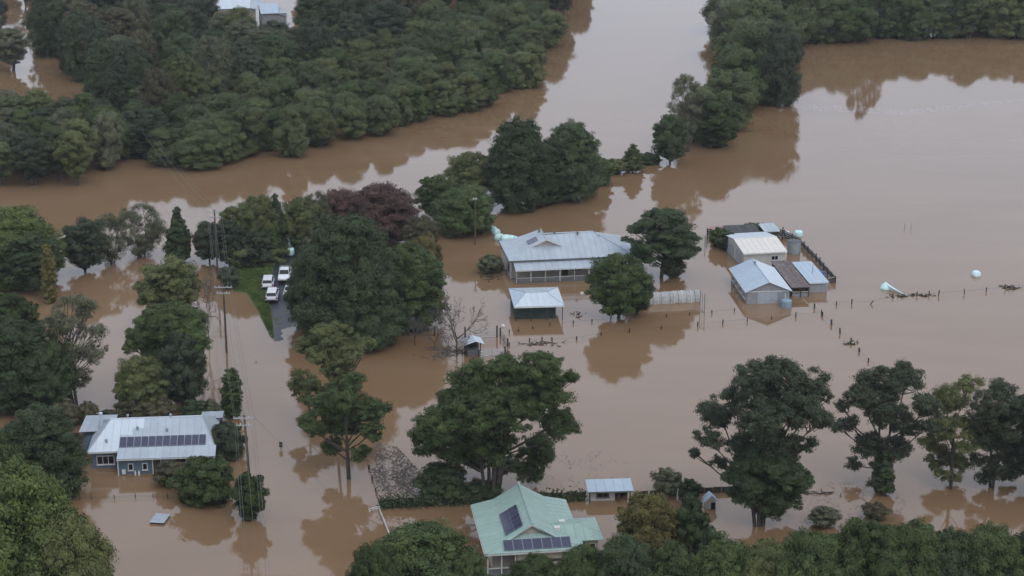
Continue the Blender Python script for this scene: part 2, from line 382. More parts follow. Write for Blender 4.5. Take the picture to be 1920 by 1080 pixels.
# ------------------------------------------------------------------ houses
def farmhouse():
    t = thing('farmhouse', 'long pale grey metal-roofed farmhouse with front verandah standing in the flood', 'house', (-.5, 259.3, 0), R(8.5))
    k = .4425; ze = 2.9
    w_ = MB().box(.5, 18.0, .5, 9.9, -1.2, 2.86).build('wall', 'cream_wall', t)
    rf = box('roof', 'zinc_old', t, .1, 18.4, .1, 10.3, 2.84, 2.9)
    zf = lambda y: ze + k * y
    zl = lambda x: 5.1 - k * (6 - x)
    zr = lambda x: 5.1 - k * (x - 6)
    roof_face(rf, [(0, -.1, zf(-.1)), (18.6, -.1, zf(-.1)), (13.4, 5.2, zf(5.2)), (6, 4.97, zf(4.97)), (3.72, 2.69, zf(2.69)), (2, .97, zf(.97)), (0, .6, zf(.6))], 'zinc')
    roof_face(rf, [(2, .97, zl(2)), (3.6, 2.57, zl(3.6)), (6, 2.4, zl(6)), (6, 7.95, zl(6)), (2, 9.43, zl(2))], 'zinc')
    roof_face(rf, [(6, 2.4, zr(6)), (8.4, 2.57, zr(8.4)), (6.1, 4.97, zr(6.1))], 'zinc')
    roof_face(rf, [(0, .6, 3.02), (2, .97, 3.36), (2, 9.43, 3.36), (0, 9.6, 3.02)], 'zinc')
    roof_face(rf, [(18.6, -.1, ze - .04), (18.6, 10.5, ze - .04), (13.4, 5.2, zf(5.2))], 'zinc')
    roof_face(rf, [(18.6, 10.5, ze - .04), (0, 10.5, ze - .04), (2, 9.43, 3.33), (6, 5.3, 5.15), (13.4, 5.2, zf(5.2))], 'zinc')
    ridge(rf, (6, 5.15, 5.2), (13.4, 5.2, 5.22), 'zinc'); ridge(rf, (6, 2.4, 5.12), (6, 7.9, 5.12), 'zinc')
    ridge(rf, (13.4, 5.2, 5.2), (18.6, -.1, 2.9), 'zinc_old', .07)
    MB().prism([(3.9, 2.75, zl(3.9)), (8.1, 2.75, zr(8.1)), (6, 2.75, 5.02)], (0, .1, 0)).build('gable_end', 'cream_wall', t)
    for sx in (-1, 1):
        MB().prism([(6, 2.36, 5.18), (6, 2.36, 5.0), (6 + sx * 2.35, 2.36, 3.96), (6 + sx * 2.35, 2.36, 4.12)], (0, .05, 0)).build('barge_board', 'trim', t)
    MB().box(0, 18.6, -.16, -.11, 2.66, 2.84).build('gutter', 'deck', t)
    MB().box(-.06, -.01, .2, 10, 2.7, 3.0).build('gutter', 'deck', t)
    # verandah
    vr = box('verandah_roof', 'zinc_old', t, .8, 18.0, -.05, .3, 2.5, 2.56)
    roof_face(vr, [(.7, .3, 2.62), (18.1, .3, 2.62), (18.1, -2.1, 1.98), (.7, -2.1, 1.98)], 'zinc')
    MB().box(.7, 18.1, -2.17, -2.11, 1.86, 1.98).build('gutter', 'trim', t)
    MB().box(.6, 18.1, -2.0, .45, -.1, .12).build('verandah_floor', 'deck', t)
    for i in range(9):
        x = .8 + i * 2.13; MB().box(x, x + .11, -1.98, -1.87, -1.2, 1.95).build('verandah_post', 'trim' if i % 2 else 'cream_wall', t)
    for i in range(8):
        x = .94 + i * 2.13; MB().box(x, x + 1.98, -1.95, -1.89, .16, .72).build('balustrade_panel', 'deck', t)
        MB().box(x, x + 1.98, -1.97, -1.87, .74, .80).build('handrail', 'white_wall', t)
    for x, wd, z in ((5.6, 1.5, .9), (9.3, 1.6, .8), (12.4, 1.3, 1.1), (15.2, 1.3, 1.1)): window(t, x, z, wd, .95, .5, 'white_wall', mull=2)
    d = MB().box(8.0, 8.85, .44, .5, .12, 2.0).build('door', 'timber', t); MB().box(8.7, 8.76, .38, .44, 1.0, 1.1).build('handle', 'steel', d)
    MB().box(.38, .5, 0.4, 9.8, -.1, 2.8).build('side_lining', 'white_wall', t); window(t, 1.6, .7, 1.2, 1.2, .38, 'deck', 'x', -1)
    # single solar panel pair on the left slope
    e, s, n = frame_of((3, 4, zl(3)), (3, 5, zl(3)), (4, 4, zl(4)))
    solar(t, (3.5, 5.6, zl(3.5)), (0, -1, 0), s if s.z > 0 else -s, n, 2, 1, .95, 1.6)
    for x, y in ((7.6, 5.1), (11.0, 4.7), (14.0, 4.2), (5.6, 6.9)):
        z = zf(y) if x > 6.5 else 5.0
        v = MB().lathe([(.12, z - .1), (.12, z + .3), (.2, z + .32), (.2, z + .42), (.05, z + .5)], 10, (x, y)).build('roof_vent', 'deck' if x < 12 else 'trim', t)
    # lean-to on the right
    lr = box('lean_to_wall', 'cream_wall', t, 18.03, 20.4, 3, 9.5, -1.2, 2.3)
    roof_face(lr, [(18.4, 2.8, 2.75), (20.8, 2.8, 2.3), (20.8, 9.8, 2.3), (18.4, 9.8, 2.75)], 'zinc')
    return t
farmhouse()
def carport():
    a = at(963, 575, 2.1)
    t = thing('open_shed', 'small open-fronted shed with pale metal roof in front of the farmhouse', 'shed', (.25, 240.6, 0), R(5))
    W_, D = 6.9, 8.2; zr = 2.75; ze = 2.1; yb = D * .5
    rf = box('roof', 'zinc_old', t, .1, W_ - .1, .1, D - .1, ze - .07, ze - .02)
    roof_face(rf, [(0, 0, ze), (W_, 0, ze), (W_ - 2.0, yb, zr), (2.0, yb, zr)], 'zinc_white')
    roof_face(rf, [(0, 0, ze), (2.0, yb, zr), (0, D, ze)], 'zinc_blue'); roof_face(rf, [(W_, 0, ze), (W_, D, ze), (W_ - 2.0, yb, zr)], 'zinc_white')
    roof_face(rf, [(0, D, ze), (W_, D, ze), (W_ - 2.0, yb, zr), (2.0, yb, zr)], 'zinc')
    ridge(rf, (2, yb, zr), (W_ - 2, yb, zr), 'zinc_old', .07)
    for a, b in (((0, 0), (2, yb)), ((W_, 0), (W_ - 2, yb)), ((0, D), (2, yb)), ((W_, D), (W_ - 2, yb))): ridge(rf, (*a, ze), (*b, zr), 'zinc_old', .05)
    MB().box(0, W_, -.06, -.01, ze - .16, ze - .01).build('gutter', 'trim', t)
    MB().box(.3, W_ - 1.1, 1.0, 1.1, -1.2, ze - .08).build('front_wall', 'dark_wall', t)
    MB().box(.2, .3, .9, D - .4, -1.2, ze - .08).build('side_wall', 'dark_wall', t); MB().box(.3, W_ - .3, D - .5, D - .4, -1.2, ze - .08).build('back_wall', 'dark_wall', t)
    for x in (.25, 2.3, 4.6, W_ - .3): MB().box(x, x + .1, .15, .25, -1.2, ze - .08).build('post', 'timber', t)
carport()
def blue_house():
    t = thing('weatherboard_house', 'blue weatherboard house with a row of solar panels on its pale roof', 'house', (-46.6, 190.2, 0), R(5.2)); t.scale = (.935, 1, 1)
    MB().box(.3, 14.4, .5, 8.6, -1.2, 2.2).build('wall', 'blue_wall', t)
    k = .42; ze = 2.25; zf = lambda y: ze + k * y; yr = 4.6; zr = zf(yr)
    rf = box('roof', 'zinc_old', t, .2, 14.4, .2, 9.0, 2.16, 2.2)
    roof_face(rf, [(-.1, -.1, zf(-.1)), (3.5, -.1, zf(-.1)), (3.5, 2.2, zf(2.2)), (4.9, 2.2, zf(2.2)), (4.9, 3.1, zf(3.1)), (6.2, 3.1, zf(3.1)), (6.2, yr, zr), (2.2, yr, zr)], 'zinc_white')
    roof_face(rf, [(3.5, -.1, zf(-.1)), (14.8, -.1, zf(-.1)), (13.0, yr, zr), (6.2, yr, zr), (6.2, 3.1, zf(3.1)), (4.9, 3.1, zf(3.1)), (4.9, 2.2, zf(2.2)), (3.5, 2.2, zf(2.2))], 'zinc')
    roof_face(rf, [(-.1, -.1, ze - .04), (2.2, yr, zr), (-.1, 9.3, ze - .04)], 'zinc_old'); roof_face(rf, [(14.8, -.1, ze - .04), (14.8, 9.3, ze - .04), (13.0, yr, zr)], 'zinc')
    roof_face(rf, [(-.1, 9.3, ze - .04), (14.8, 9.3, ze - .04), (13.0, yr, zr), (2.2, yr, zr)], 'zinc_old')
    ridge(rf, (2.2, yr, zr), (13.0, yr, zr), 'zinc_white', .08); ridge(rf, (-.1, -.1, ze), (2.2, yr, zr), 'zinc_old', .06); ridge(rf, (14.8, -.1, ze), (13, yr, zr), 'zinc', .06)
    # back-left skillion and back-right extension
    for x0, x1 in ((-1.7, 2.0), (12.5, 15.0)):
        bw = box('rear_wing', 'blue_wall', t, x0 + .2, x1, 8.62 if x0 > 0 else 5.0, 10.6, -1.2, 2.1)
        y0 = 7.5 if x0 > 0 else 4.6
        roof_face(bw, [(x0, y0, 2.75), (x1 + .2, y0, 2.75), (x1 + .2, 10.9, 2.2), (x0, 10.9, 2.2)], 'zinc')
    # front verandah enclosed
    MB().box(3.6, 11.9, -1.4, .48, -1.2, 1.93).build('front_room_wall', 'blue_wall', t)
    vr = box('front_roof', 'zinc_old', t, 3.6, 14.7, -1.5, .3, 1.94, 1.98)
    roof_face(vr, [(3.45, .25, 2.42), (14.9, .25, 2.42), (14.9, -1.9, 2.0), (3.45, -1.9, 2.0)], 'zinc')
    MB().box(3.45, 14.9, -1.97, -1.91, 1.86, 1.98).build('gutter', 'trim', t); MB().box(-.1, 3.4, -.18, -.12, 2.06, 2.2).build('gutter', 'trim', t)
    for x in (3.5, 14.6): MB().box(x, x + .12, -1.8, -1.68, -1.2, 1.9).build('corner_post', 'trim', t)
    for x in (4.75, 6.4): window(t, x, .55, .45, .65, -1.4)
    window(t, 11.7 - 1.6, 1.2, 1.3, .45, -1.4)
    d = MB().box(7.6, 8.45, -1.46, -1.4, -.4, 1.75).build('door', 'timber', t); MB().box(8.35, 8.4, -1.5, -1.46, .6, .7).build('handle', 'steel', d)
    for x in (7.48, 8.46): MB().box(x, x + .11, -1.49, -1.4, -.4, 1.8).build('door_frame', 'trim', t)
    window(t, .9, .55, 1.9, .9, .5, mull=3)
    MB().box(3.95, 4.35, -1.6, -1.4, .1, .6).build('meter_box', 'trim', t)
    for i in range(2): MB().lathe([(.11, -.3), (.12, .35), (.05, .55)], 10, (5.5 + i * .42, -1.75)).build('gas_bottle', 'trim', t)
    e, s, n = frame_of((0, 0, zf(0)), (1, 0, zf(0)), (0, 1, zf(1)))
    solar(t, (3.55, .4, zf(.4)), e, s, n, 12, 1, .80, 1.55, .045)
    fl = MB().lathe([(.16, 2.6), (.16, 4.4), (.22, 4.42), (.22, 4.6), (.05, 4.68)], 12, (.9, 5.6)).build('flue', 'zinc_white', t)
    for x, y in ((4.2, yr + .1), (5.5, 2.9), (9.0, 2.5), (9.3, yr), (2.0, 1.2)):
        MB().lathe([(.1, zf(y) - .1), (.1, zf(y) + .25), (.18, zf(y) + .27), (.14, zf(y) + .42)], 10, (x, y)).build('roof_vent', 'tank', t)
blue_house()
def green_house():
    t = thing('green_roofed_house', 'cream house with pale green metal roof and two solar arrays at the bottom', 'house', (-2.6, 164.0, 0), R(7.8))
    W_, D = 9.8, 11.6; ze = 2.6; x1, x2, xm = 2.3, 7.5, 4.9; zk = ze + .5; zr = 4.6; yf = 2.2
    MB().box(.9, 9.0, 1.6, D - .3, -1.2, 2.55).build('wall', 'cream_wall', t)
    MB().box(3.2, 8.9, .35, 1.58, -1.2, 2.5).build('front_wall', 'cream_wall', t)
    MB().box(3.18, 8.92, .30, .34, 1.35, 1.6).build('lattice_frieze', 'timber', t)
    MB().box(3.1, 9.0, .2, .345, .95, 1.1).build('sill_band', 'white_wall', t); MB().box(3.19, 8.91, .31, .349, -1.2, .5).build('brick_base', 'pinkish', t)
    rf = box('roof', 'green_roof', t, .15, W_ - .15, .2, D - .1, ze - .1, ze - .05)
    k = (zr - zk) / (xm - x1); zl = lambda x: zk + k * (x - x1); zr_ = lambda x: zk + k * (x2 - x)
    kf = .42; zf = lambda y: ze + kf * y
    roof_face(rf, [(0, 0, ze), (x1, yf - .9, zk), (x1, D, zk), (0, D, ze)], 'green_roof')
    roof_face(rf, [(x1, yf - .9, zk), (xm, yf - .25, zr), (xm, D + .1, zr), (x1, D, zk)], 'green_roof')
    roof_face(rf, [(x2, yf - .9, zk), (xm, yf - .25, zr), (xm, D + .1, zr), (x2, D, zk)], 'green_roof')
    roof_face(rf, [(W_, 0, ze), (x2, yf - .9, zk), (x2, D, zk), (W_, D, ze)], 'green_roof')
    roof_face(rf, [(0, 0, ze), (W_, 0, ze), (x2 + .05, yf - .6, zf(yf - .6)), (x2 - .9, yf, zf(yf)), (x1 + .9, yf, zf(yf)), (x1 - .05, yf - .6, zf(yf - .6))], 'green_roof')
    ridge(rf, (xm, yf - .3, zr), (xm, D + .1, zr), 'green_roof', .1); ridge(rf, (0, 0, ze), (x1, yf - .9, zk), 'green_roof', .06); ridge(rf, (W_, 0, ze), (x2, yf - .9, zk), 'green_roof', .06)
    MB().prism([(x1 + .2, yf + .02, zk + .15), (x2 - .2, yf + .02, zk + .15), (xm, yf + .02, zr - .08)], (0, .1, 0)).build('gable_end', 'cream_wall', t)
    for sx in (-1, 1):
        MB().prism([(xm, yf - .3, zr + .02), (xm, yf - .3, zr - .16), (xm + sx * 2.75, yf - .7, zk - .18), (xm + sx * 2.75, yf - .7, zk)], (0, .05, 0)).build('barge_board', 'trim', t)
    MB().prism([(x1 + .1, D + .02, zk), (x2 - .1, D + .02, zk), (xm, D + .02, zr - .05)], (0, .05, 0)).build('rear_gable', 'cream_wall', t)
    MB().lathe([(.1, zr), (.08, zr + .2), (.04, zr + .32)], 8, (xm, D)).build('finial', 'trim', t)
    MB().box(0, W_, -.08, -.02, ze - .16, ze - .02).build('gutter', 'trim', t); MB().box(-.08, -.02, 0, D, ze - .16, ze - .02).build('gutter', 'trim', t)
    for i in range(3):
        x = .25 + i * 1.35; MB().box(x, x + .12, .3, .42, -1.2, ze - .1).build('verandah_post', 'trim', t)
    for i in range(2): MB().box(.4 + i * 1.35, 1.56 + i * 1.35, .33, .39, .85, .95).build('handrail', 'trim', t)
    MB().box(.2, 3.1, .3, 1.58, -.2, .3).build('verandah_floor', 'deck', t)
    # right wing with its own hip roof
    MB().box(9.02, 11.5, 2.3, 6.6, -1.2, 2.45).build('wing_wall', 'cream_wall', t); window(t, 9.6, 1.2, .7, .8, 2.3); window(t, 10.7, 1.2, .5, .8, 2.3)
    zw = 3.35
    wr = box('wing_roof', 'green_roof', t, 8.6, 11.6, 2.2, 6.8, 2.46, 2.5)
    roof_face(wr, [(7.4, 1.8, 2.56), (12.0, 1.8, 2.56), (10.0, 4.4, zw), (6.6, 4.4, zw)], 'green_roof'); roof_face(wr, [(12.0, 1.8, 2.56), (12.0, 7.0, 2.56), (10.0, 4.4, zw)], 'green_roof')
    roof_face(wr, [(7.4, 7.0, 2.56), (12.0, 7.0, 2.56), (10.0, 4.4, zw), (6.6, 4.4, zw)], 'green_roof'); ridge(wr, (6.8, 4.4, zw), (10, 4.4, zw), 'green_roof', .07)
    e, s, n = frame_of((x1, 5, zk), (x1, 4, zk), (xm, 5, zr)); s = s if s.z > 0 else -s
    solar(t, (x1 + .1, 7.5, zl(x1 + .1)), (0, -1, 0), s, n, 5, 1, .95, 1.0); solar(t, (x1 + .95, 7.5, zl(x1 + .95) + .03), (0, -1, 0), s, n, 5, 1, .95, 1.0)
    e, s, n = frame_of((0, 0, ze), (1, 0, ze), (0, 1, zf(1)))
    solar(t, (1.9, .25, zf(.25)), e, s, n, 7, 1, .92, 1.35)
    for x, y in ((7.6, 3.6), (8.3, 5.0)):
        MB().box(x - .3, x + .3, y - .25, y + .25, 3.0, 3.42).build('skylight', 'trim', t)
green_house()
def gable_shed(name, label, loc, rz, W_, L, ze, rise, roofm, wallm, along='y', eave=.25, wid=.9, roof2=None):
    """ridge along local y; gable faces -y"""
    t = thing(name, label, 'shed', loc, rz)
    MB().box(.1, W_ - .1, .1, L - .1, -1.2, ze).build('wall', wallm, t)
    for y in (.1, L - .2): MB().prism([(.1, y, ze), (W_ - .1, y, ze), (W_ / 2, y, ze + rise - .05)], (0, .1, 0)).build('gable_end', wallm, t)
    k = rise / (W_ / 2)
    rf = box('roof', roofm, t, .12, W_ - .12, .25, L - .25, ze + .01, ze + .04)
    roof_face(rf, [(-eave, -eave, ze - k * eave), (W_ / 2, -eave, ze + rise), (W_ / 2, L + eave, ze + rise), (-eave, L + eave, ze - k * eave)], roofm, wid)
    roof_face(rf, [(W_ + eave, -eave, ze - k * eave), (W_ / 2, -eave, ze + rise), (W_ / 2, L + eave, ze + rise), (W_ + eave, L + eave, ze - k * eave)], roof2 or roofm, wid)
    ridge(rf, (W_ / 2, -eave, ze + rise), (W_ / 2, L + eave, ze + rise), roofm, .07)
    return t
s1 = gable_shed('gabled_shed', 'grey gabled farm shed with pale blue roof and tank at its front', (32.75, 248.1, 0), R(5.5), 6.2, 10.8, 1.85, 1.3, 'zinc_blue', 'grey_wall', roof2='zinc_white')
MB().box(-.2, 6.4, -.02, .06, 1.72, 1.83).build('fascia', 'trim', s1)
MB().box(1.6, 4.4, .04, .1, -1.2, 1.65).build('roller_door', 'zinc_old', s1)
for i in range(4): window(s1, 1.0 + i * 2.5, .5, 1.4, .8, .1, 'trim', 'x', -1)
MB().lathe([(.1, 3.0), (.1, 3.45), (.2, 3.5), (.05, 3.6)], 10, (3.0, 8.5)).build('roof_vent', 'deck', s1)
def garage():
    t = thing('cream_garage', 'cream garage with low pitched pale roof behind the gabled shed', 'garage', (34.3, 265.0, 0), R(10.5))
    W_, D, ze, zr = 6.6, 10.2, 2.25, 3.05; ym = 5.0
    MB().box(.15, W_ - .15, .15, D - .15, -1.2, ze).build('wall', 'white_wall', t)
    for x in (.15, W_ - .25): MB().prism([(x, .15, ze), (x, D - .15, ze), (x, ym, zr - .06)], (.1, 0, 0)).build('gable_end', 'white_wall', t)
    rf = box('roof', 'cream_roof', t, .3, W_ - .3, .3, D - .3, ze + .01, ze + .04)
    roof_face(rf, [(-.1, -.2, ze), (W_ + .1, -.2, ze), (W_ + .1, ym, zr), (-.1, ym, zr)], 'cream_roof'); roof_face(rf, [(-.1, D + .2, ze), (W_ + .1, D + .2, ze), (W_ + .1, ym, zr), (-.1, ym, zr)], 'zinc_white')
    ridge(rf, (-.1, ym, zr), (W_ + .1, ym, zr), 'cream_roof', .06); MB().box(-.1, W_ + .1, -.28, -.22, ze - .14, ze - .02).build('gutter', 'trim', t)
    window(t, 4.4, 1.0, .95, .55, .15, mull=2)
    MB().box(.09, .15, 1.3, 4.2, -1.2, 1.9).build('roller_door', 'zinc_old', t); MB().box(.09, .15, 5.4, 8.3, -1.2, 1.9).build('roller_door', 'zinc_old', t)
garage()
def skillion(name, label, loc, rz, W_, D, zf, zb, roofm, wallm, openfront=False, cat='shed', wid=.8):
    t = thing(name, label, cat, loc, rz)
    y0 = D * .35 if openfront else .1
    MB().add([(.1, y0, -1.2), (W_ - .1, y0, -1.2), (W_ - .1, D - .1, -1.2), (.1, D - .1, -1.2), (.1, y0, zf - .03 + (zb - zf) * y0 / D), (W_ - .1, y0, zf - .03 + (zb - zf) * y0 / D), (W_ - .1, D - .1, zb - .05), (.1, D - .1, zb - .05)],
             [(0, 3, 2, 1), (4, 5, 6, 7), (0, 1, 5, 4), (1, 2, 6, 5), (2, 3, 7, 6), (3, 0, 4, 7)]).build('wall', wallm, t)
    rf = MB().box(0, W_, -.14, -.1, zf - .12, zf + .01).build('roof', 'trim' if not openfront else 'timber', t)
    roof_face(rf, [(-.1, -.15, zf), (W_ + .1, -.15, zf), (W_ + .1, D + .15, zb), (-.1, D + .15, zb)], roofm, wid)
    if openfront:
        for x in (.05, W_ / 2, W_ - .15): MB().box(x, x + .1, .05, .15, -1.2, zf - .03).build('post', 'timber', t)
    return t
l1 = skillion('lean_to_shelter', 'rusty dark lean-to shelter between the gabled shed and the zinc shed', (39.5, 251.2, 0), R(7), 2.6, 11.6, 1.45, 1.75, 'rust_roof', 'timber', True, 'shelter')
MB().box(.1, 2.5, .2, .3, -.2, .45).build('trough_panel', 'grey_wall', l1); MB().box(.1, 2.5, .2, .3, .62, .75).build('rail', 'pale_steel', l1)
l2 = skillion('zinc_shed', 'small flat-roofed zinc shed at the right of the rusty shelter', (42.25, 253.2, 0), R(7), 2.8, 9.2, 1.5, 1.7, 'zinc_blue', 'grey_wall')
MB().tube([(1.6, 4.0, 1.5), (1.6, 4.0, 2.9)], .05, 8).build('vent_pipe', 'tank', l2)
skillion('back_shed', 'low dark roofed shed behind the cream garage', (33.6, 277.0, 0), R(8), 5.0, 4.0, 1.5, 1.9, 'dark_roof', 'timber')
skillion('small_shelter', 'small grey-roofed shelter at the back of the shed yard', (39.2, 279.0, 0), R(8), 2.4, 3.6, 1.6, 1.75, 'zinc', 'timber')
skillion('faded_red_shelter', 'faded red roofed shelter at the back left of the shed yard', (31.4, 279.4, 0), R(8), 2.2, 2.2, 1.4, 1.5, 'red_roof', 'timber')
c_ = at(1488, 474); tk = thing('water_tank', 'grey corrugated water tank inside the shed yard', 'tank', c_)
MB().lathe([(1.0, -1.2)] + [(1.0 + (.03 if i % 2 else 0), -.3 + i * .13) for i in range(16)] + [(1.0, 1.85)], 24).build('barrel', 'tank', tk); MB().lathe([(1.04, 1.83), (1.04, 1.9), (.3, 2.12), (.25, 2.18)], 24).build('lid', 'deck', tk)
c_ = at(1474, 575); tk = thing('water_tank', 'blue-grey water tank at the front corner of the gabled shed', 'tank', c_)
MB().lathe([(.75, -1.2)] + [(.75 + (.02 if i % 2 else 0), -.2 + i * .1) for i in range(11)] + [(.72, .95)], 22).build('barrel', 'tank_blue', tk); MB().lathe([(.74, .95), (.5, 1.05), (.2, 1.1)], 22).build('lid', 'tank_blue', tk)
MB().tube([(-.1, .5, 1.0), (-.1, .5, 1.75)], .05, 8).build('downpipe', 'trim', tk)
def pavilion():
    t = thing('garden_shed', 'small garden shed with blue-grey roof behind the green-roofed house', 'shed', at(1103, 943), R(4))
    roofy = box('roof', 'zinc_old', t, .05, 4.65, .05, 2.3, 1.22, 1.26)
    roof_face(roofy, [(-.1, -.2, 1.32), (4.8, -.2, 1.32), (4.8, 2.4, 1.62), (-.1, 2.4, 1.62)], 'zinc_blue')
    MB().box(.3, 2.9, .5, 2.2, -1.2, 1.22).build('wall', 'white_wall', t); MB().box(3.0, 4.4, 1.6, 2.2, -1.2, 1.22).build('back_wall', 'timber', t)
    MB().box(-.1, 4.8, -.26, -.21, 1.2, 1.33).build('fascia', 'deck', t)
    for x in (.1, 3.2, 4.4): MB().box(x, x + .12, .0, .12, -1.2, 1.22).build('post', 'timber', t)
    window(t, 1.0, .45, 1.2, .45, .5, 'deck', mull=2)
pavilion()
t = thing('water_hut', 'tiny pale hut with dark doorway at the left foot of the big gum tree', 'hut', at(1331, 951), R(8))
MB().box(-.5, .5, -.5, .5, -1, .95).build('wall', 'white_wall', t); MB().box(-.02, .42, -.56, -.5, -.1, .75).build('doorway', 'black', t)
rf = MB().box(-.48, .48, -.48, .48, .95, .98).build('roof', 'zinc_blue', t)
roof_face(rf, [(-.68, -.66, .9), (0, -.66, 1.55), (0, .66, 1.55), (-.68, .66, .9)], 'zinc_blue', .66); roof_face(rf, [(.68, -.66, .9), (0, -.66, 1.55), (0, .66, 1.55), (.68, .66, .9)], 'zinc_blue', .66)
MB().prism([(-.5, -.5, .95), (.5, -.5, .95), (0, -.5, 1.45)], (0, .05, 0)).build('gable_end', 'white_wall', t)
def far_house():
    t = thing('distant_house', 'distant house with white and grey metal roofs above the wood', 'house', (-76, 473, 0), R(14))
    MB().box(.3, 11, .5, 8, -1, 3.4).build('wall', 'cream_wall', t); rf = box('roof', 'zinc_old', t, .2, 11, .2, 8, 3.42, 3.46)
    roof_face(rf, [(-.2, 0, 3.5), (9.5, 0, 3.5), (10.5, 6, 5.6), (-.2, 6, 5.6)], 'zinc_white'); roof_face(rf, [(9.5, 0, 3.5), (13.0, -1, 3.2), (13.2, 6, 4.8), (10.5, 6, 5.6)], 'zinc')
    MB().box(12, 18, -6, 2, -1, 2.9).build('front_wing', 'grey_wall', t); r2 = box('wing_roof', 'zinc_old', t, 12, 18, -6, 2, 2.92, 2.96)
    roof_face(r2, [(11.5, -6.5, 3.0), (16.0, -6.5, 3.0), (16.8, 2, 4.2), (12.0, 2, 4.2)], 'zinc_blue'); roof_face(r2, [(16.0, -6.5, 3.0), (19.0, -6.2, 2.4), (18.4, 2, 2.6), (16.8, 2, 4.2)], 'zinc')
    window(t, 3, 1.2, 1.6, 1.2, .5); window(t, 6.5, 1.2, 1.6, 1.2, .5)
far_house()

# ------------------------------------------------------------------ stockyard shelter, gates, fences
t = thing('feed_shelter', 'tiny shelter with striped skylight roof beside the bare tree', 'shelter', at(886, 664), R(12))
for x, y in ((-.9, -.7), (.9, -.7), (-.9, .8), (.9, .8)): MB().box(x - .06, x + .06, y - .06, y + .06, -1, 1.75).build('post', 'timber', t)
MB().box(-.8, .8, .7, .76, .2, 1.6).build('back_wall', 'timber', t); MB().box(-.95, -.89, -.6, .7, .2, 1.5).build('side_wall', 'timber', t)
MB().box(-.75, .75, -.5, .55, -.4, .75).build('trough', 'deck', t)
rf = MB().box(-.9, .9, -.05, .02, 1.78, 1.84).build('roof', 'timber', t)
for i in range(6):
    y = -1.2 + i * .42
    MB().prism([(-1.25, y, 1.68), (.2, y, 2.12), (.2, y + .4, 2.12), (-1.25, y + .4, 1.68)], (0, 0, .03)).build('roof_sheet', 'zinc_old' if i % 2 else 'zinc_white', rf)
    MB().prism([(1.35, y, 1.7), (.2, y, 2.12), (.2, y + .4, 2.12), (1.35, y + .4, 1.7)], (0, 0, .03)).build('roof_sheet', 'zinc_white', rf)
def gate(label, a, b, h, rails, m='steel', pr=.07, posts=True, name='steel_gate', cat='gate', pm='timber'):
    t = thing(name, label, cat, a); d = b - a; L = d.length; t.rotation_euler.z = math.atan2(d.y, d.x)
    for i in range(rails):
        z = .1 + (h - .15) * i / (rails - 1); MB().tube([(.1, 0, z), (L - .1, 0, z)], .035, 6).build('rail', m, t)
    for x in (.1, L / 2, L - .1): MB().tube([(x, 0, -.3), (x, 0, h)], .04, 6).build('stile', m, t)
    if posts:
        for x in (0, L): MB().tube([(x, 0, -1), (x, 0, h + .25)], pr + .03, 8).build('post', pm, t)
    return t
gate('five-rail steel gate behind the tiny striped-roof shelter', at(872, 634), at(932, 632), 1.35, 5)
gate('low steel rail gate in front of the tiny striped-roof shelter', at(898, 670), at(947, 664), .8, 4)
gate('short timber yard gate between the stockyard and the field fence', at(938, 630), at(952, 650), .9, 3, 'timber')
gate('dark timber rail fence at the foot of the fig trees', at(720, 628), at(815, 630), 1.0, 2, 'timber', name='rail_fence', cat='fence')
def fence(label, pts, h=.8, wires=1, m='timber', r=.08, lean={}, name='post_fence'):
    P = [at(*p) for p in pts]; t = thing(name, label, 'fence', P[0])
    tops = []
    for i, p in enumerate(P):
        q = p - P[0]; hh = h * random.uniform(.75, 1.2); lx = lean.get(i, random.uniform(-.08, .08))
        MB().tube([(q.x - lx, q.y, -1), (q.x, q.y, 0), (q.x + lx * hh, q.y, hh)], r * random.uniform(.85, 1.2), 7).build('post', m, t)
        tops.append(Vector((q.x, q.y, 0)))
    for k in range(wires):
        z = h * (.55 - .28 * k)
        MB().tube([p + Vector((0, 0, z)) for p in tops], .012, 4).build('wire', 'pole', t)
    return t
fence('wire field fence running from the stockyard past the open shed', [(955, 624), (972, 622), (999, 617), (1031, 612), (1075, 607), (1110, 604), (1145, 601), (1190, 598), (1250, 595), (1293, 592), (1335, 588), (1377, 583)], .55)
fence('line of part-drowned posts across the water below the farmhouse and sheds', [(955, 648), (993, 642), (1016, 640), (1035, 640), (1081, 637), (1127, 629), (1180, 624), (1240, 618), (1308, 612), (1355, 607), (1401, 603), (1447, 599), (1492, 594), (1540, 589)], .6, 1)
fence('drowned fence running right from the sheds to the picture edge', [(1568, 572), (1597, 570), (1632, 571), (1674, 558), (1719, 555), (1742, 554), (1760, 554), (1808, 551), (1849, 547), (1885, 542), (1925, 539)], .75, 1, lean={2: .7})
fence('diagonal line of drowned posts running from the sheds toward the gum trees', [(1527, 578), (1542, 593), (1559, 609), (1575, 625), (1595, 643), (1611, 660), (1628, 679), (1650, 700)], .65, 1, r=.11)
fence('low wire fence in the water in front of the blue house', [(150, 937), (172, 936), (215, 936), (254, 934), (287, 933), (315, 935), (345, 934)], .55, 2, 'pole', .05)
fence('dark fence edge along the left side of the floating debris', [(686, 858), (692, 880), (698, 900), (705, 922), (711, 946)], .45, 2, 'timber', .09)
t = thing('boundary_fence', 'long dark board fence overgrown with creeper behind the green-roofed house', 'fence', at(711, 953))
P = [at(711, 953), at(820, 948), at(940, 943), at(1098, 938)]
for a, b in zip(P[:-1], P[1:]):
    n = int((b - a).length / .9); d = (b - a).normalized(); q = Vector((-d.y, d.x, 0)) * .05
    for i in range(n):
        o = a - P[0] + d * (i * (b - a).length / n); e = d * ((b - a).length / n - .02); h = random.uniform(.95, 1.1)
        MB().prism([o, o + e, o + e + q, o + q], (0, 0, h)).build('fence_panel', 'timber', t)
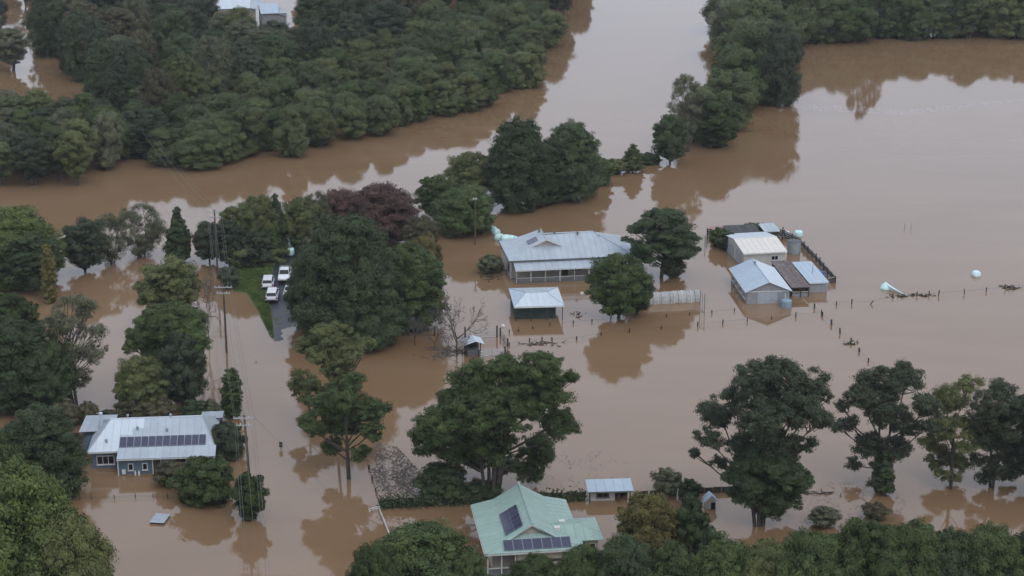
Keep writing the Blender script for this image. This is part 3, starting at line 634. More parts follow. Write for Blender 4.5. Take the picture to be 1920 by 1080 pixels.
rg = np.random.default_rng(11); cb = MB()
for i in range(2600):
    f = rg.uniform(0, 1); k = min(2, int(f * 3)); p = P[k].lerp(P[k + 1], f * 3 - k) - P[0]
    c = p + Vector((rg.normal(0, .2), rg.normal(0, .28), abs(rg.normal(.55, .4)))); a = Vector(rg.normal(0, 1, 3)).normalized() * .16; b = Vector(rg.normal(0, 1, 3)).normalized() * .14
    cb.add([c - a, c - b, c + a, c + b], [(0, 1, 2, 3)])
tag(cb.build('creeper', 'leaf_dark', t), kind='stuff')
P = [at(1200, 932), at(1290, 926), at(1400, 922)]
t = thing('boundary_fence', 'dark board fence behind the tiny pale hut', 'fence', P[0])
for a, b in zip(P[:-1], P[1:]):
    n = int((b - a).length / .9); d = (b - a).normalized(); q = Vector((-d.y, d.x, 0)) * .05
    for i in range(n):
        o = a - P[0] + d * (i * (b - a).length / n); MB().prism([o, o + d * .88, o + d * .88 + q, o + q], (0, 0, random.uniform(.6, .75))).build('fence_panel', 'timber', t)
gate('white rail barrier at the corner of the boundary fence', at(692, 960), at(710, 954), .35, 2, 'trim', .01, name='rail_barrier', cat='barrier', pm='trim')
gate('white rail fence beside the driveway of the green-roofed house', at(712, 960), at(733, 1012), .4, 2, 'trim', .01, name='rail_fence', cat='fence', pm='trim')
# shed-yard fence with boards
def yard_fence(label, pts, h):
    P = [at(*p) for p in pts]; t = thing('yard_fence', label, 'fence', P[0])
    for a, b in zip(P[:-1], P[1:]):
        L = (b - a).length; n = max(1, round(L / 2.2)); d = (b - a) / n; o = a - P[0]
        for i in range(n):
            p = o + d * i; MB().tube([p + Vector((0, 0, -1)), p + Vector((0, 0, h + random.uniform(.0, .3)))], .1, 7).build('post', 'timber', t)
            for k in range(4):
                q = p + Vector((0, 0, .08 + k * h / 4)); MB().prism([q, q + d, q + d + Vector((0, 0, h / 4 - .07)), q + Vector((0, 0, h / 4 - .07))], (.05, .03, 0)).build('board', 'timber' if k != 3 else 'grey_wall', t)
    return t
yard_fence('dark board fence along the right side of the shed yard', [(1500, 460), (1530, 490), (1566, 530), (1552, 533)], .95)
yard_fence('low board fence at the back of the shed yard', [(1326, 443), (1365, 440), (1430, 434), (1470, 446), (1500, 460)], 1.2)
fence('thin posts standing at the left end of the shed yard', [(1322, 462), (1326, 450), (1333, 452)], 1.7, 1, 'timber', .06)
t = tag(MB().tube([at(1466, 452), at(1466, 452) + Vector((.1, 0, 2.3))], .09, 7).build('yard_post', 'timber'), 'tall dark post beside the white bales in the shed yard', 'post')
for i, x in enumerate((1696, 1708)): tag(MB().tube([at(x, 430) - Vector((0, 0, .6)), at(x, 430) + Vector((0, 0, .95))], .05, 6).build('drowned_post', 'steel'), ('left' if i == 0 else 'right') + ' one of two thin posts standing alone in open water', 'post', 'pair of posts in open water')
# blue tarp heap
c_ = at(1543, 522); hb = MB(); rg = np.random.default_rng(5)
for i in range(9):
    o = Vector((rg.uniform(-1.2, .7), rg.uniform(-.9, 1.2), rg.uniform(-.1, .35))); s = rg.uniform(.3, .6)
    hb.lathe([(s * .7, o.z - .3), (s, o.z), (s * .75, o.z + s * .5), (s * .2, o.z + s * .7)], 7, (o.x, o.y))
o = hb.build('tarpaulin_heap', 'blue_tarp'); o.location = c_ + Vector((-.3, .3, .35)); tag(o, 'heap of blue tarpaulin and junk in the corner of the yard fence', 'tarpaulin')
# shade-net tunnel
a, b = at(1215, 567), at(1308, 562); d = b - a; L = d.length
t = thing('net_tunnel', 'long low pale net tunnel in the water right of the dense egg-shaped tree', 'tunnel', a, math.atan2(d.y, d.x))
arc = [(math.cos(x) * 1.05, max(-.4, math.sin(x) * 1.45)) for x in [math.pi * i / 8 for i in range(9)]]
n = MB()
for i in range(12):
    x0, x1 = L * i / 12, L * (i + 1) / 12 - .05; j = random.uniform(-.06, .06)
    MB().loft([[(x, y, z + j) for y, z in arc] + [(x, y * .97, z * .97 + j - .02) for y, z in reversed(arc)] for x in (x0, x1)]).build('net_panel', 'net', t)
for i in range(7):
    x = L * i / 6; MB().tube([(x, y * 1.02, z * 1.02) for y, z in arc], .05, 6).build('hoop', 'trim', t)
gate('tall thin steel frame gate at the end of the net tunnel', at(1312, 580), at(1321, 586), 2.6, 2, 'steel', .02, name='frame_gate', pm='steel')

# ------------------------------------------------------------------ bales, small floating things
def bale_mesh(seed, r, h):
    rg = np.random.default_rng(seed); mb = MB(); n = 22; vs = []
    prof = [(.25, -.5), (.75, -.5), (.97, -.38), (1, -.1), (1, .2), (.95, .4), (.72, .5), (.25, .53)]
    mb.lathe([(a * r, b * h) for a, b in prof], n)
    mb.v = [(x * (1 + rg.normal(0, .015)), y * (1 + rg.normal(0, .015)), z + rg.normal(0, .015)) for x, y, z in mb.v]
    return mb
def bale(label, px, py, r=.65, h=1.2, rot=(0, 0, 0), m='wrap', sx=1.0, z=None, group='wrapped hay bales'):
    o = bale_mesh(int(px), r, h).build('wrapped_bale', m, smooth=True); o.location = at(px, py) + Vector((0, 0, h * .22 if z is None else z))
    o.rotation_euler = rot; o.scale = (sx, 1, 1); return tag(o, label, 'hay bale', group)
bale('white wrapped bale standing behind the shed yard fence', 1497, 442, .65, 1.15, m='wrap')
bale('white wrapped bale floating alone at far right', 1830, 517, .6, .95, (R(80), 0, R(20)), 'wrap_white')
bale('pale bale at the back right of the shed yard beside the tall post', 1474, 444, .8, .8, (R(85), 0, R(60)), 'wrap_white')
bale('lone mint bale at the back of the parked cars on the mound', 545, 492, .62, 1.1, z=land_z(*at(545, 492)[:2]) + .8)
for i, (x, y, r, rz, zz) in enumerate([(924, 433, .62, 20, .25), (929, 439, .66, 40, .3), (936, 449, .68, 70, .3), (947, 452, .7, 100, .35), (957, 451, .6, 60, .3), (966, 452, .5, 30, .3)]):
    bale(['topmost mint bale under the bright green dome tree', 'second mint bale down from the dome tree', 'mint bale at the bend of the bale row', 'largest mint bale against the farmhouse back corner', 'mint bale touching the farmhouse roof edge', 'last small bale of the row behind the farmhouse roof'][i], x, y, r, 1.25, (R(88), 0, R(rz)), z=zz)
# burst bale with trailing plastic
c_ = at(1660, 541); t = thing('burst_bale', 'burst white bale trailing plastic toward the drowned fence', 'hay bale', c_)
MB().lathe([(.75, -.2), (.82, .1), (.6, .45), (.28, .8), (.06, .98)], 14).build('bale', 'wrap', t, True)
e = at(1700, 554) - c_; MB().loft([[(x, y, z) for x, y, z in [(e.x * f + a_ * (1 - f) * .55, e.y * f - .3 * (1 - f), .75 * (1 - f) ** 1.5 + .03 + (.05 if a_ else 0)) for a_ in (0, .5)]] + [(e.x * f + .12, e.y * f - .1 * (1 - f), .03)] for f in (0, .15, .3, .5, .75, 1)]).build('loose_plastic', 'wrap_white', t)
# pontoon
t = thing('slatted_pallet', 'grey slatted panel floating in front of the blue house', 'pallet', at(300, 975), R(-8))
for i in range(6): MB().box(-.78, .78, -1.1 + i * .37, -1.1 + i * .37 + .34, .18, .23).build('slat', 'zinc_old', t)
for x in (-.7, 0, .6): MB().box(x, x + .12, -1.1, 1.1, -.1, .178).build('bearer', 'timber', t)
t = thing('road_sign', 'small dark sign board on a post standing in the flooded road', 'sign', at(527, 842))
MB().box(-.04, .04, -.03, .03, -1, .9).build('post', 'timber', t); MB().box(-.2, .2, -.07, -.035, .25, .9).build('board', 'timber', t)
t = thing('guide_post', 'small white marker post standing in the flooded road', 'post', at(480, 676))
MB().box(-.08, .08, -.04, .04, -1, .45).build('stem', 'trim', t); MB().box(-.085, .085, -.045, -.041, .28, .36).build('reflector', 'redlens', t)
tag(MB().lathe([(.5, -.2), (.5, .35), (.35, .5), (.1, .55)], 14, tuple(at(306, 677)[:2])).build('rain_tank_lid', 'wrap'), 'pale round lid showing between the dark trees left of the road', 'tank')
for i, (x, y) in enumerate([(1091, 551), (943, 612)]):
    o = MB().lathe([(.12, -.15), (.28, 0), (.24, .2), (.08, .3)], 10).build('floating_drum', 'trim'); o.location = at(x, y); tag(o, ['small white drum floating in front of the farmhouse verandah', 'small white drum at the stockyard gate post'][i], 'drum')
# logs / debris clumps
def debris(label, px, py, n, sx, sy, seed, m='debris', ln=1.0):
    rg = np.random.default_rng(seed); mb = MB()
    for i in range(n):
        o = Vector((rg.normal(0, sx), rg.normal(0, sy), rg.uniform(-.02, .1))); a = rg.uniform(0, 6.28); l = rg.uniform(.3, 1.0) * ln
        d = Vector((math.cos(a) * l, math.sin(a) * l * .6, rg.uniform(-.05, .25))); mb.tube([o - d, o, o + d + Vector((0, 0, rg.uniform(0, .1)))], [.05, .06, .02], 5)
    o = mb.build('driftwood', m); o.location = at(px, py); return tag(o, label, 'debris', 'driftwood clumps')
debris('dark driftwood clump at the left corner of the farmhouse', 915, 520, 26, .7, 1.2, 1)
debris('brushwood heap floating left of the farmhouse wall', 935, 502, 30, .8, 1.5, 2)
debris('driftwood caught on the drowned fence below the open shed', 1012, 645, 26, 1.2, .4, 3)
debris('driftwood mass on the fence line at the far right edge', 1893, 540, 26, .7, .4, 4)
debris('driftwood tangled in the fence beside the burst bale', 1682, 556, 22, .9, .3, 6, ln=.8)
debris('driftwood and plastic tangle right of the burst bale', 1728, 554, 30, 1.4, .3, 7, ln=.8)
debris('driftwood knot on the diagonal fence', 1597, 644, 16, .5, .4, 8, ln=.7)
debris('sticks standing in shallow water beside the open shed', 1082, 588, 12, .5, 1.2, 9, ln=.7)
debris('brush caught under the bare tree in the stockyard', 845, 662, 60, 1.6, 1.6, 10, 'twig', 1.3)
debris('driftwood stranded beside the dark fence in the flooded yard', 1545, 925, 10, .9, .3, 13)
# scum raft: flat flecks
def scum(name, label, poly, n, m, size, seed, cat='debris', dens=None):
    rg = np.random.default_rng(seed); P = [at(*p) for p in poly]; x0 = min(p.x for p in P); x1 = max(p.x for p in P); y0 = min(p.y for p in P); y1 = max(p.y for p in P)
    mb = MB(); c = 0; k = 0
    while c < n and k < n * 20:
        k += 1; x, y = rg.uniform(x0, x1), rg.uniform(y0, y1); ins = False
        for i in range(len(P)):
            a, b = P[i], P[(i + 1) % len(P)]
            if (a.y > y) != (b.y > y) and x < (b.x - a.x) * (y - a.y) / (b.y - a.y) + a.x: ins = not ins
        if not ins: continue
        f = math.sin(x * 1.3 + math.sin(y * .31) * 2) * math.sin(y * .47 + x * .8 + 1.5 * math.sin(x * .9 + y * .2))
        if f < rg.uniform(-1.3, .75): continue
        a = rg.uniform(0, 6.28); s = size * rg.uniform(.5, 1.5); z = .003 if m == 'wake_glint' else .008 + rg.uniform(0, .02); dz = 0 if m == 'wake_glint' else .01; ca, sa = math.cos(a) * s, math.sin(a) * s
        mb.add([(x - ca, y - sa, z), (x + sa * .6, y - ca * .6, z + dz), (x + ca, y + sa, z), (x - sa * .5, y + ca * .7, z + dz)], [(0, 1, 2, 3)]); c += 1
    return tag(mb.build(name, m), label, cat, kind='stuff')
scum('debris_raft', 'grey raft of floating reeds and litter between the gum tree and the fence', [(686, 855), (708, 828), (745, 838), (775, 870), (815, 905), (850, 935), (820, 943), (712, 948)], 3600, 'scum', .095, 21)
scum('debris_flecks', 'scattered floating flecks on the water right of the central gum', [(1050, 840), (1160, 850), (1210, 900), (1090, 925), (1000, 915)], 160, 'scum', .09, 22)
scum('debris_flecks', 'floating litter around the drowned gums at bottom right', [(1490, 900), (1600, 905), (1700, 930), (1690, 990), (1500, 980)], 700, 'scum', .07, 23)
scum('wake_glint_streak', 'pale flecks standing in for the sky-bright wake across the far right water', [(1505, 193), (1600, 199), (1690, 205), (1760, 200), (1925, 182), (1925, 189), (1765, 208), (1690, 216), (1600, 211), (1505, 206)], 2400, 'wake_glint', .075, 24, 'wake_glint')  # flat pale flecks put the wake's sky reflection into colour

# ------------------------------------------------------------------ vehicles
def ring(hw, zb, zt, y, tuck=.0):
    return [(-hw + .06, y, zb), (hw - .06, y, zb), (hw, y, zb + .15), (hw, y, zt - .18), (hw - .1 - tuck, y, zt), (-hw + .1 + tuck, y, zt), (-hw, y, zt - .18), (-hw, y, zb + .15)]
def car(kind, label, px, py, rz, paint='carpaint'):
    p = at(px, py); z = land_z(p.x, p.y)
    p = at(px, py, max(z, 0) + .05); p.z = max(land_z(p.x, p.y), 0) + .07
    t = thing('parked_car' if kind != 'ute' else 'utility_truck', label, 'car' if kind != 'ute' else 'ute', p, rz, 'vehicles parked on the mound'); t.scale = (.93, .93, .93)
    hw = .92
    MB().loft([ring(hw - .12, .35, .72, -2.38), ring(hw, .28, .95, -2.25), ring(hw, .25, 1.0, -1.0), ring(hw, .25, 1.0, .9), ring(hw, .28, .96, 1.7), ring(hw - .04, .3, .85, 2.25), ring(hw - .15, .35, .68, 2.4)]).build('body', paint, t)
    r0, r1 = (-2.0, .55) if kind == 'wagon' else (-.75, .55)
    cb = .98
    def cring(y, w0, w1, z0, z1): return [(-w0, y, z0), (w0, y, z0), (w1, y, z1), (-w1, y, z1)]
    roofz = 1.55 if kind == 'wagon' else 1.72
    yb = -2.22 if kind == 'wagon' else -.85
    MB().loft([[(-.84, yb, cb), (.84, yb, cb), (.84, 1.2, cb), (-.84, 1.2, cb)], [(-.66, r0, roofz), (.66, r0, roofz), (.66, r1, roofz), (-.66, r1, roofz)]]).build('cabin', paint, t)
    # windows just proud of the cabin skin
    def strip(a, b, c, d, nm):
        a, b, c, d = [Vector(q) for q in (a, b, c, d)]; n = (b - a).cross(d - a).normalized(); cen = (a + b + c + d) / 4
        if n.dot(cen - Vector((0, -.4, 1.2))) < 0: n = -n
        MB().prism([q + n * .008 for q in (a, b, c, d)], n * .012).build(nm, 'glass', t)
    def lerp(f, lo, hi): return Vector(lo).lerp(Vector(hi), f)
    for (nm, lo1, hi1, lo2, hi2) in (('windscreen', (-.84, 1.2, cb), (-.66, r1, roofz), (.84, 1.2, cb), (.66, r1, roofz)), ('rear_window', (-.84, yb, cb), (-.66, r0, roofz), (.84, yb, cb), (.66, r0, roofz))):
        q = [lerp(.12, lo1, hi1), lerp(.12, lo2, hi2), lerp(.86, lo2, hi2), lerp(.86, lo1, hi1)]
        cx = lambda v: Vector((v.x * .92, v.y, v.z)); strip(*[cx(v) for v in q], nm)
    for sx in (-1, 1):
        L1, H1, L2, H2 = Vector((sx * .84, yb, cb)), Vector((sx * .66, r0, roofz)), Vector((sx * .84, 1.2, cb)), Vector((sx * .66, r1, roofz))
        for f0, f1 in (((.06, .46), (.52, .94)) if kind == 'wagon' else ((.1, .9),)):
            g = lambda f, h: (L1.lerp(L2, f)).lerp(H1.lerp(H2, f), h); strip(g(f0, .12), g(f1, .12), g(f1, .85), g(f0, .85), 'side_window')
        for y in (-1.5, 1.5):
            wv = []
            w_ = MB(); n = 16; w_.loft([[(sx * x, y + math.cos(2 * math.pi * i / n) * r, .34 + math.sin(2 * math.pi * i / n) * r) for i in range(n)] for x, r in ((.7, .3), (.7, .34), (.93, .34), (.93, .27))])
            w_ = w_.build('wheel', 'rubber', t); MB().loft([[(sx * x, y + math.cos(2 * math.pi * i / n) * .21, .34 + math.sin(2 * math.pi * i / n) * .21) for i in range(n)] for x in (.86, .945)]).build('rim', 'rim', w_)
        MB().box(min(sx * .55, sx * .82), max(sx * .55, sx * .82), 2.28, 2.4, .55, .72).build('headlight', 'lens', t)
        MB().box(min(sx * .7, sx * .9), max(sx * .7, sx * .9), -2.42, -2.26, .62, .92).build('tail_light', 'redlens', t)
        MB().box(min(sx * .86, sx * 1.05), max(sx * .86, sx * 1.05), .95, 1.1, .98, 1.12).build('mirror', 'rubber', t)
    MB().box(-.8, .8, 2.36, 2.46, .32, .5).build('bumper', 'rubber', t); MB().box(-.8, .8, -2.46, -2.36, .32, .5).build('bumper', 'rubber', t)
    if kind == 'ute':
        MB().box(-.92, .92, -2.5, -.95, .98, 1.06).build('tray', 'pale_steel', t)
        for b in ((-.92, -.88, -2.5, -.95), (.88, .92, -2.5, -.95), (-.88, .88, -2.5, -2.46)): MB().box(*b, 1.062, 1.35).build('tray_side', 'pale_steel', t)
        MB().box(-.8, .8, -1.0, -.93, 1.06, 1.75).build('headboard', 'rubber', t)
    else:
        MB().box(-.5, .5, -.45, -.2, roofz + .01, roofz + .09).build('light_bar', paint, t)
        MB().box(-.96, .96, -2.2, 2.0, .60, .68).build('side_stripe', 'blue_light', t)
    return t
car('wagon', 'white station wagon at left on the grass, farther of the nose-to-tail pair', 503, 534, R(4))
car('wagon', 'white station wagon nearest the water, parked behind the left wagon', 511, 559, R(3))
car('ute', 'white tray utility farthest back on the mound facing the road', 534, 521, R(182))
car('wagon', 'white car half hidden under the big fig tree', 545, 552, R(178))

# ------------------------------------------------------------------ power poles and lines
def pole(label, px, py, h, arms=((.3, 1.15), (1.1, .9)), r=.15, lean=0.0, m='pole'):
    p = at(px, py); p.z = max(0, land_z(p.x, p.y)) if 400 < px < 640 else 0
    t = thing('power_pole', label, 'power pole', p, group='timber power poles')
    MB().tube([(0, 0, -1), (lean * .5, 0, h * .5), (lean, 0, h)], [r, r * .9, r * .75], 10).build('shaft', m, t)
    pts = []
    for dz, hw in arms:
        a = MB().box(lean - hw, lean + hw, -.2, -.1, h - dz - .06, h - dz + .06).build('crossarm', 'pale_steel', t)
        for x in (-hw + .1, -hw * .45, hw * .45, hw - .1): MB().lathe([(.03, h - dz + .06), (.055, h - dz + .12), (.05, h - dz + .2), (.02, h - dz + .24)], 8, (lean + x, -.15)).build('insulator', 'trim', a)
    for dz, hw in arms[:1]: pts = [p + Vector((lean + x, -.15, h - dz + .24)) for x in (-hw + .1, 0.0, hw - .1)]
    if len(arms) > 1: pts += [p + Vector((lean + x, -.15, h - arms[1][0] + .24)) for x in (-arms[1][1] + .1, arms[1][1] - .1)]
    return pts
p0 = pole('far power pole half lost in the wood across the channel', 266, 282, 6.0, ((.3, .9), (.9, .7)))
p1 = pole('power pole rising out of the shrubs left of the mound', 408, 515, 9.9)
p2 = pole('power pole standing in open flood water left of the road', 425, 662, 9.3)
p3 = pole('leaning power pole beside the vine-clad shrub in front of the blue house', 471, 932, 9.4, lean=-.35)
p4 = pole('power pole at the bottom of the picture, mostly out of view', 498, 1330, 9.4)
pole('plain pole standing in the water in front of the dome tree', 891, 459, 7.6, ((.25, .35),), .12)
def cables(a, b, sag, label):
    for i, (p, q) in enumerate(zip(a, b)):
        o = MB().tube([p.lerp(q, f) - Vector((0, 0, sag * 4 * f * (1 - f))) for f in [j / 14 for j in range(15)]], .014, 4).build('power_line', 'wire'); tag(o, label, 'cable', 'power lines: ' + label)
cables(p0, p1, 1.2, 'power line crossing the channel from the far wood'); cables(p1, p2, .5, 'power line between the shrub pole and the flooded road pole')
cables(p2, p3, .6, 'power line between the flooded road pole and the leaning pole'); cables(p3, p4, .5, 'power line running from the leaning pole out of the bottom')
for e_, lb in ((at(700, 985, 5.5), 'service line from the leaning pole toward the lower right'), (at(640, 905, 6), 'service line from the leaning pole toward the road gum')):
    cables(p3[2:3], [e_], .7, lb)

# ------------------------------------------------------------------ trees
def env(shape, t):
    if shape == 'round': return math.sqrt(max(0, 1 - (2 * t - 1) ** 2))
    if shape == 'dome': return (.72 + 1.1 * t) if t < .25 else math.sqrt(max(0, 1 - ((t - .25) / .75) ** 2)) * .995
    if shape == 'cone': return max(.03, (1 - t) ** .75) if t > .18 else .55 + 1.7 * t
    if shape == 'column': return min(1, .45 + 4 * t) if t < .5 else max(.06, (1 - ((t - .5) / .5) ** 2) ** .6)
    if shape == 'vase': return (.30 + .85 * t) if t < .72 else math.sqrt(max(0, 1 - ((t - .72) / .28) ** 2)) * .93
    if shape == 'tall': return (.35 + 1.25 * t) if t < .5 else math.sqrt(max(0, 1 - ((t - .5) / .5) ** 2)) * .98
    return 1
PRO = {}
def leaf_mesh(nm, rg, P, Nn, ls, droop):
    Nn = Nn / np.linalg.norm(Nn, axis=1)[:, None]; n = len(P)
    rv = rg.normal(0, 1, (n, 3)); rv[:, 2] -= droop * 3
    T = rv - (rv * Nn).sum(1)[:, None] * Nn; T /= np.linalg.norm(T, axis=1)[:, None]; B = np.cross(Nn, T)
    s = ls * rg.uniform(.65, 1.3, n)[:, None]; asp = (.72 - .3 * droop)
    V = np.stack([P - T * s * .9 - B * s * asp, P - T * s * .9 + B * s * asp, P + T * s * 1.1], 1).reshape(-1, 3)
    me = bpy.data.meshes.new(nm); me.vertices.add(3 * n); me.vertices.foreach_set('co', V.ravel().astype(np.float32))
    me.loops.add(3 * n); me.loops.foreach_set('vertex_index', np.arange(3 * n, dtype=np.int32)); me.polygons.add(n)
    me.polygons.foreach_set('loop_start', np.arange(0, 3 * n, 3, dtype=np.int32)); me.polygons.foreach_set('loop_total', np.full(n, 3, dtype=np.int32))
    me.materials.append(M['leaf_green']); me.update(); me.validate()
    return me
def tuft_leaves(rg, c, r_, n, m_, sig, flat):
    td = rg.normal(0, 1, (m_, 3)); td /= np.linalg.norm(td, axis=1)[:, None]
    td[:, 2] = np.where((td[:, 2] < -.2) & (rg.random(m_) < .65), -td[:, 2], td[:, 2])
    tc_ = td * (r_ * rg.uniform(.5, 1.12, m_))[:, None]
    ix = rg.integers(0, m_, n); sg = rg.uniform(.6, 1.3, m_) * r_ * sig
    g = rg.normal(0, 1, (n, 3)); g /= np.maximum(1, np.linalg.norm(g, axis=1) / 1.8)[:, None]
    off = tc_[ix] + g * sg[ix][:, None] * np.array([1, 1, .75])
    d = off / (np.linalg.norm(off, axis=1)[:, None] + 1e-6)
    return c + off * np.array([1, 1, flat]), d * .75 + g * .3 + rg.normal(0, .26, (n, 3)) + np.array([0, 0, .35])
def proto(key, seed, W_, Hh, cb, shape, nl, lr, leaves, ls, flat=.8, inner=.15, droop=0.0, trunks=1, tr=.28, limbs=14, edge=.35, clump=1.0, tufts=12, sig=.3):
    rg = np.random.default_rng(seed); ch = Hh * (1 - cb); z0 = Hh * cb
    lobes = []; tries = 0
    while len(lobes) < nl and tries < nl * 60:
        tries += 1
        t = rg.uniform(.02, .98); a = rg.uniform(0, 2 * math.pi); r_ = rg.uniform(lr[0], lr[1]) * (.45 + .55 * env(shape, t) if shape == 'cone' else 1)
        R_ = env(shape, t) * W_ / 2; rr = max(0, R_ - r_ * .75) * math.sqrt(rg.uniform(edge, 1))
        c = np.array([rr * math.cos(a), rr * math.sin(a), z0 + np.clip(t * ch, r_ * .5, ch - r_ * flat * .9)])
        if any(np.linalg.norm((c - o) / np.array([1, 1, .8])) < (r_ + q) * .55 * clump for o, q in lobes): continue
        lobes.append((c, r_))
    tot = sum(q * q for _, q in lobes); P = []; Nn = []
    for c, r_ in lobes:
        n = max(20, int(leaves * r_ * r_ / tot)); m_ = max(5, int(tufts * (r_ / lr[1]) ** 2 + .5))
        p, q = tuft_leaves(rg, c, r_, int(n * 1.75), m_, sig, flat); P.append(p); Nn.append(q)
    ls *= .82; ni = int(leaves * inner * 1.3)
    if ni:
        t = rg.uniform(.05, .9, ni); a = rg.uniform(0, 6.283, ni); rr = np.array([env(shape, x) for x in t]) * W_ / 2 * .8 * np.sqrt(rg.random(ni))
        P.append(np.stack([rr * np.cos(a), rr * np.sin(a), z0 + t * ch], 1)); Nn.append(rg.normal(0, 1, (ni, 3)) + np.array([0, 0, .5]))
    me = leaf_mesh('crown_' + key, rg, np.concatenate(P), np.concatenate(Nn), ls, droop)
    tm = MB(); order = sorted(lobes, key=lambda q: -q[1])[:limbs]
    for k in range(trunks):
        off = Vector((rg.normal(0, .35 * W_ * .12), rg.normal(0, .35 * W_ * .12), 0)) if trunks > 1 else Vector((0, 0, 0)); lean = Vector((off.x * 1.6, off.y * 1.6, 0))
        top = z0 + ch * .55; j = Vector((rg.normal(0, .25), rg.normal(0, .25), 0)); tp = [off + Vector((0, 0, -1.2)), off, off + j + lean * .3 + Vector((0, 0, top * .5)), off + lean + Vector((0, 0, top))]
        tm.tube(tp, [tr * 1.25, tr, tr * .75, tr * .3], 8)
        for c, r_ in order[k::trunks]:
            c = Vector(c); f = min(.95, max(.22, c.z / top * .55)); a = tp[1].lerp(tp[2], f * 2) if f < .5 else tp[2].lerp(tp[3], f * 2 - 1)
            mid = a.lerp(c, .55) + Vector((0, 0, -.06 * (c - a).length)); tm.tube([a, mid, c], [tr * .42, tr * .26, .04], 5)
    tmm = bpy.data.meshes.new('trunk_' + key); tmm.from_pydata(tm.v, [], tm.f); tmm.materials.append(M['bark']); tmm.update()
    PRO[key] = (me, tmm, W_, Hh)
proto('gum_round', 4, 9, 10, .25, 'dome', 85, (.5, 1.2), 40000, .12, .75, .03, .25, 1, .22, 40, .2, .85, 11, .33)
proto('gum_layer', 5, 10, 10, .40, 'dome', 60, (.6, 1.3), 32000, .12, .6, .02, .25, 1, .22, 36, .2, .85, 11, .33)
proto('fig', 6, 15, 14, .02, 'dome', 130, (1.0, 2.1), 80000, .15, .8, .22, 0, 1, .5, 12, .5, 1, 20, .34)
proto('fig2', 7, 10, 11, .02, 'dome', 85, (.8, 1.7), 52000, .14, .8, .22, 0, 1, .4, 12, .5, 1, 19, .34)
proto('round', 8, 8, 8, .08, 'round', 60, (.55, 1.25), 34000, .13, .8, .16, 0, 1, .22, 16, .4, 1, 15, .34)
proto('dome', 9, 9, 6.5, .08, 'dome', 64, (.7, 1.3), 34000, .13, .75, .2, 0, 1, .3, 14, .5, 1, 16, .39)
proto('cone', 10, 5, 8, .03, 'cone', 52, (.4, .9), 24000, .12, .9, .25, .1, 1, .2, 8, .45, 1, 13, .39)
proto('column', 11, 2, 8, .0, 'column', 60, (.28, .45), 11000, .10, 1.2, .3, .2, 1, .15, 4, .5, 1, 7, .3)
proto('bush', 12, 5, 3.4, .0, 'dome', 36, (.45, .95), 16000, .12, .75, .2, 0, 2, .1, 8, .35, 1, 14, .39)
proto('bush2', 13, 4, 3.4, .0, 'round', 30, (.35, .8), 12000, .12, .8, .1, .1, 2, .08, 10, .25, 1, 11, .39)
proto('willow', 14, 8, 8.5, .04, 'round', 80, (.4, .9), 17000, .11, 1.2, .02, .8, 3, .12, 34, .1, .75, 8, .4)
proto('mangrove', 15, 8, 8, .02, 'dome', 24, (.9, 1.7), 34000, .135, 1.0, .08, .15, 2, .2, 8, .45, 1.05, 20, .31)
proto('mangrove2', 16, 7, 8.5, .02, 'round', 22, (.8, 1.6), 30000, .135, 1.05, .08, .15, 2, .2, 8, .4, 1.05, 20, .31)
proto('sheoak', 17, 9, 11, .03, 'dome', 80, (.6, 1.2), 32000, .15, 1.15, .2, .9, 1, .28, 10, .45, .9, 13, .39)
proto('woodland', 18, 8, 11, .16, 'tall', 80, (.5, 1.1), 28000, .14, .9, .04, .35, 2, .18, 30, .2, .8, 13, .39)
proto('woodland2', 19, 9, 12, .14, 'tall', 54, (.7, 1.5), 30000, .155, .9, .08, .2, 2, .22, 20, .3, 1, 15, .39)
proto('sparse', 20, 7, 13, .14, 'tall', 90, (.3, .75), 14000, .11, 1.2, .0, .6, 2, .14, 60, .12, .8, 7, .4)
proto('canopy', 21, 12, 10, .1, 'dome', 105, (.7, 1.5), 72000, .12, .75, .2, .1, 1, .3, 8, .45, 1, 18, .34)
proto('canopy2', 22, 11, 10, .1, 'round', 95, (.7, 1.5), 64000, .12, .75, .2, .1, 1, .3, 8, .45, 1, 18, .34)
def bare_proto(key, seed, Hh, W_):
    rg = np.random.default_rng(seed); tr = MB(); tw = MB()
    def grow(p, d, l, r, lev):
        q = p + d * l; m_ = p.lerp(q, .5) + Vector(rg.normal(0, l * .06, 3)); (tr if lev < 2 else tw).tube([p, m_, q], [r, r * .8, r * .6], 6 if lev < 2 else 4, False)
        if lev >= 5: return
        for i in range(4 if lev < 2 else 3):
            nd = (d + Vector(rg.normal(0, .55, 3)) + Vector((0, 0, .12))).normalized(); grow(q if i else m_.lerp(q, .6), nd, l * rg.uniform(.62, .82), max(.02, r * .6), lev + 1)
    grow(Vector((0, 0, -1)), Vector((0, 0, 1)), Hh * .36, .16, 0)
    zm = max(v[2] for v in tw.v); xm = max(max(abs(v[0]), abs(v[1])) for v in tw.v)
    a = bpy.data.meshes.new('twigs_' + key); a.from_pydata(tw.v, [], tw.f); a.materials.append(M['twig']); b = bpy.data.meshes.new('trunk_' + key); b.from_pydata(tr.v, [], tr.f); b.materials.append(M['bark'])
    PRO[key] = (a, b, 2 * xm * .85, zm)
bare_proto('bare', 31, 8, 7)
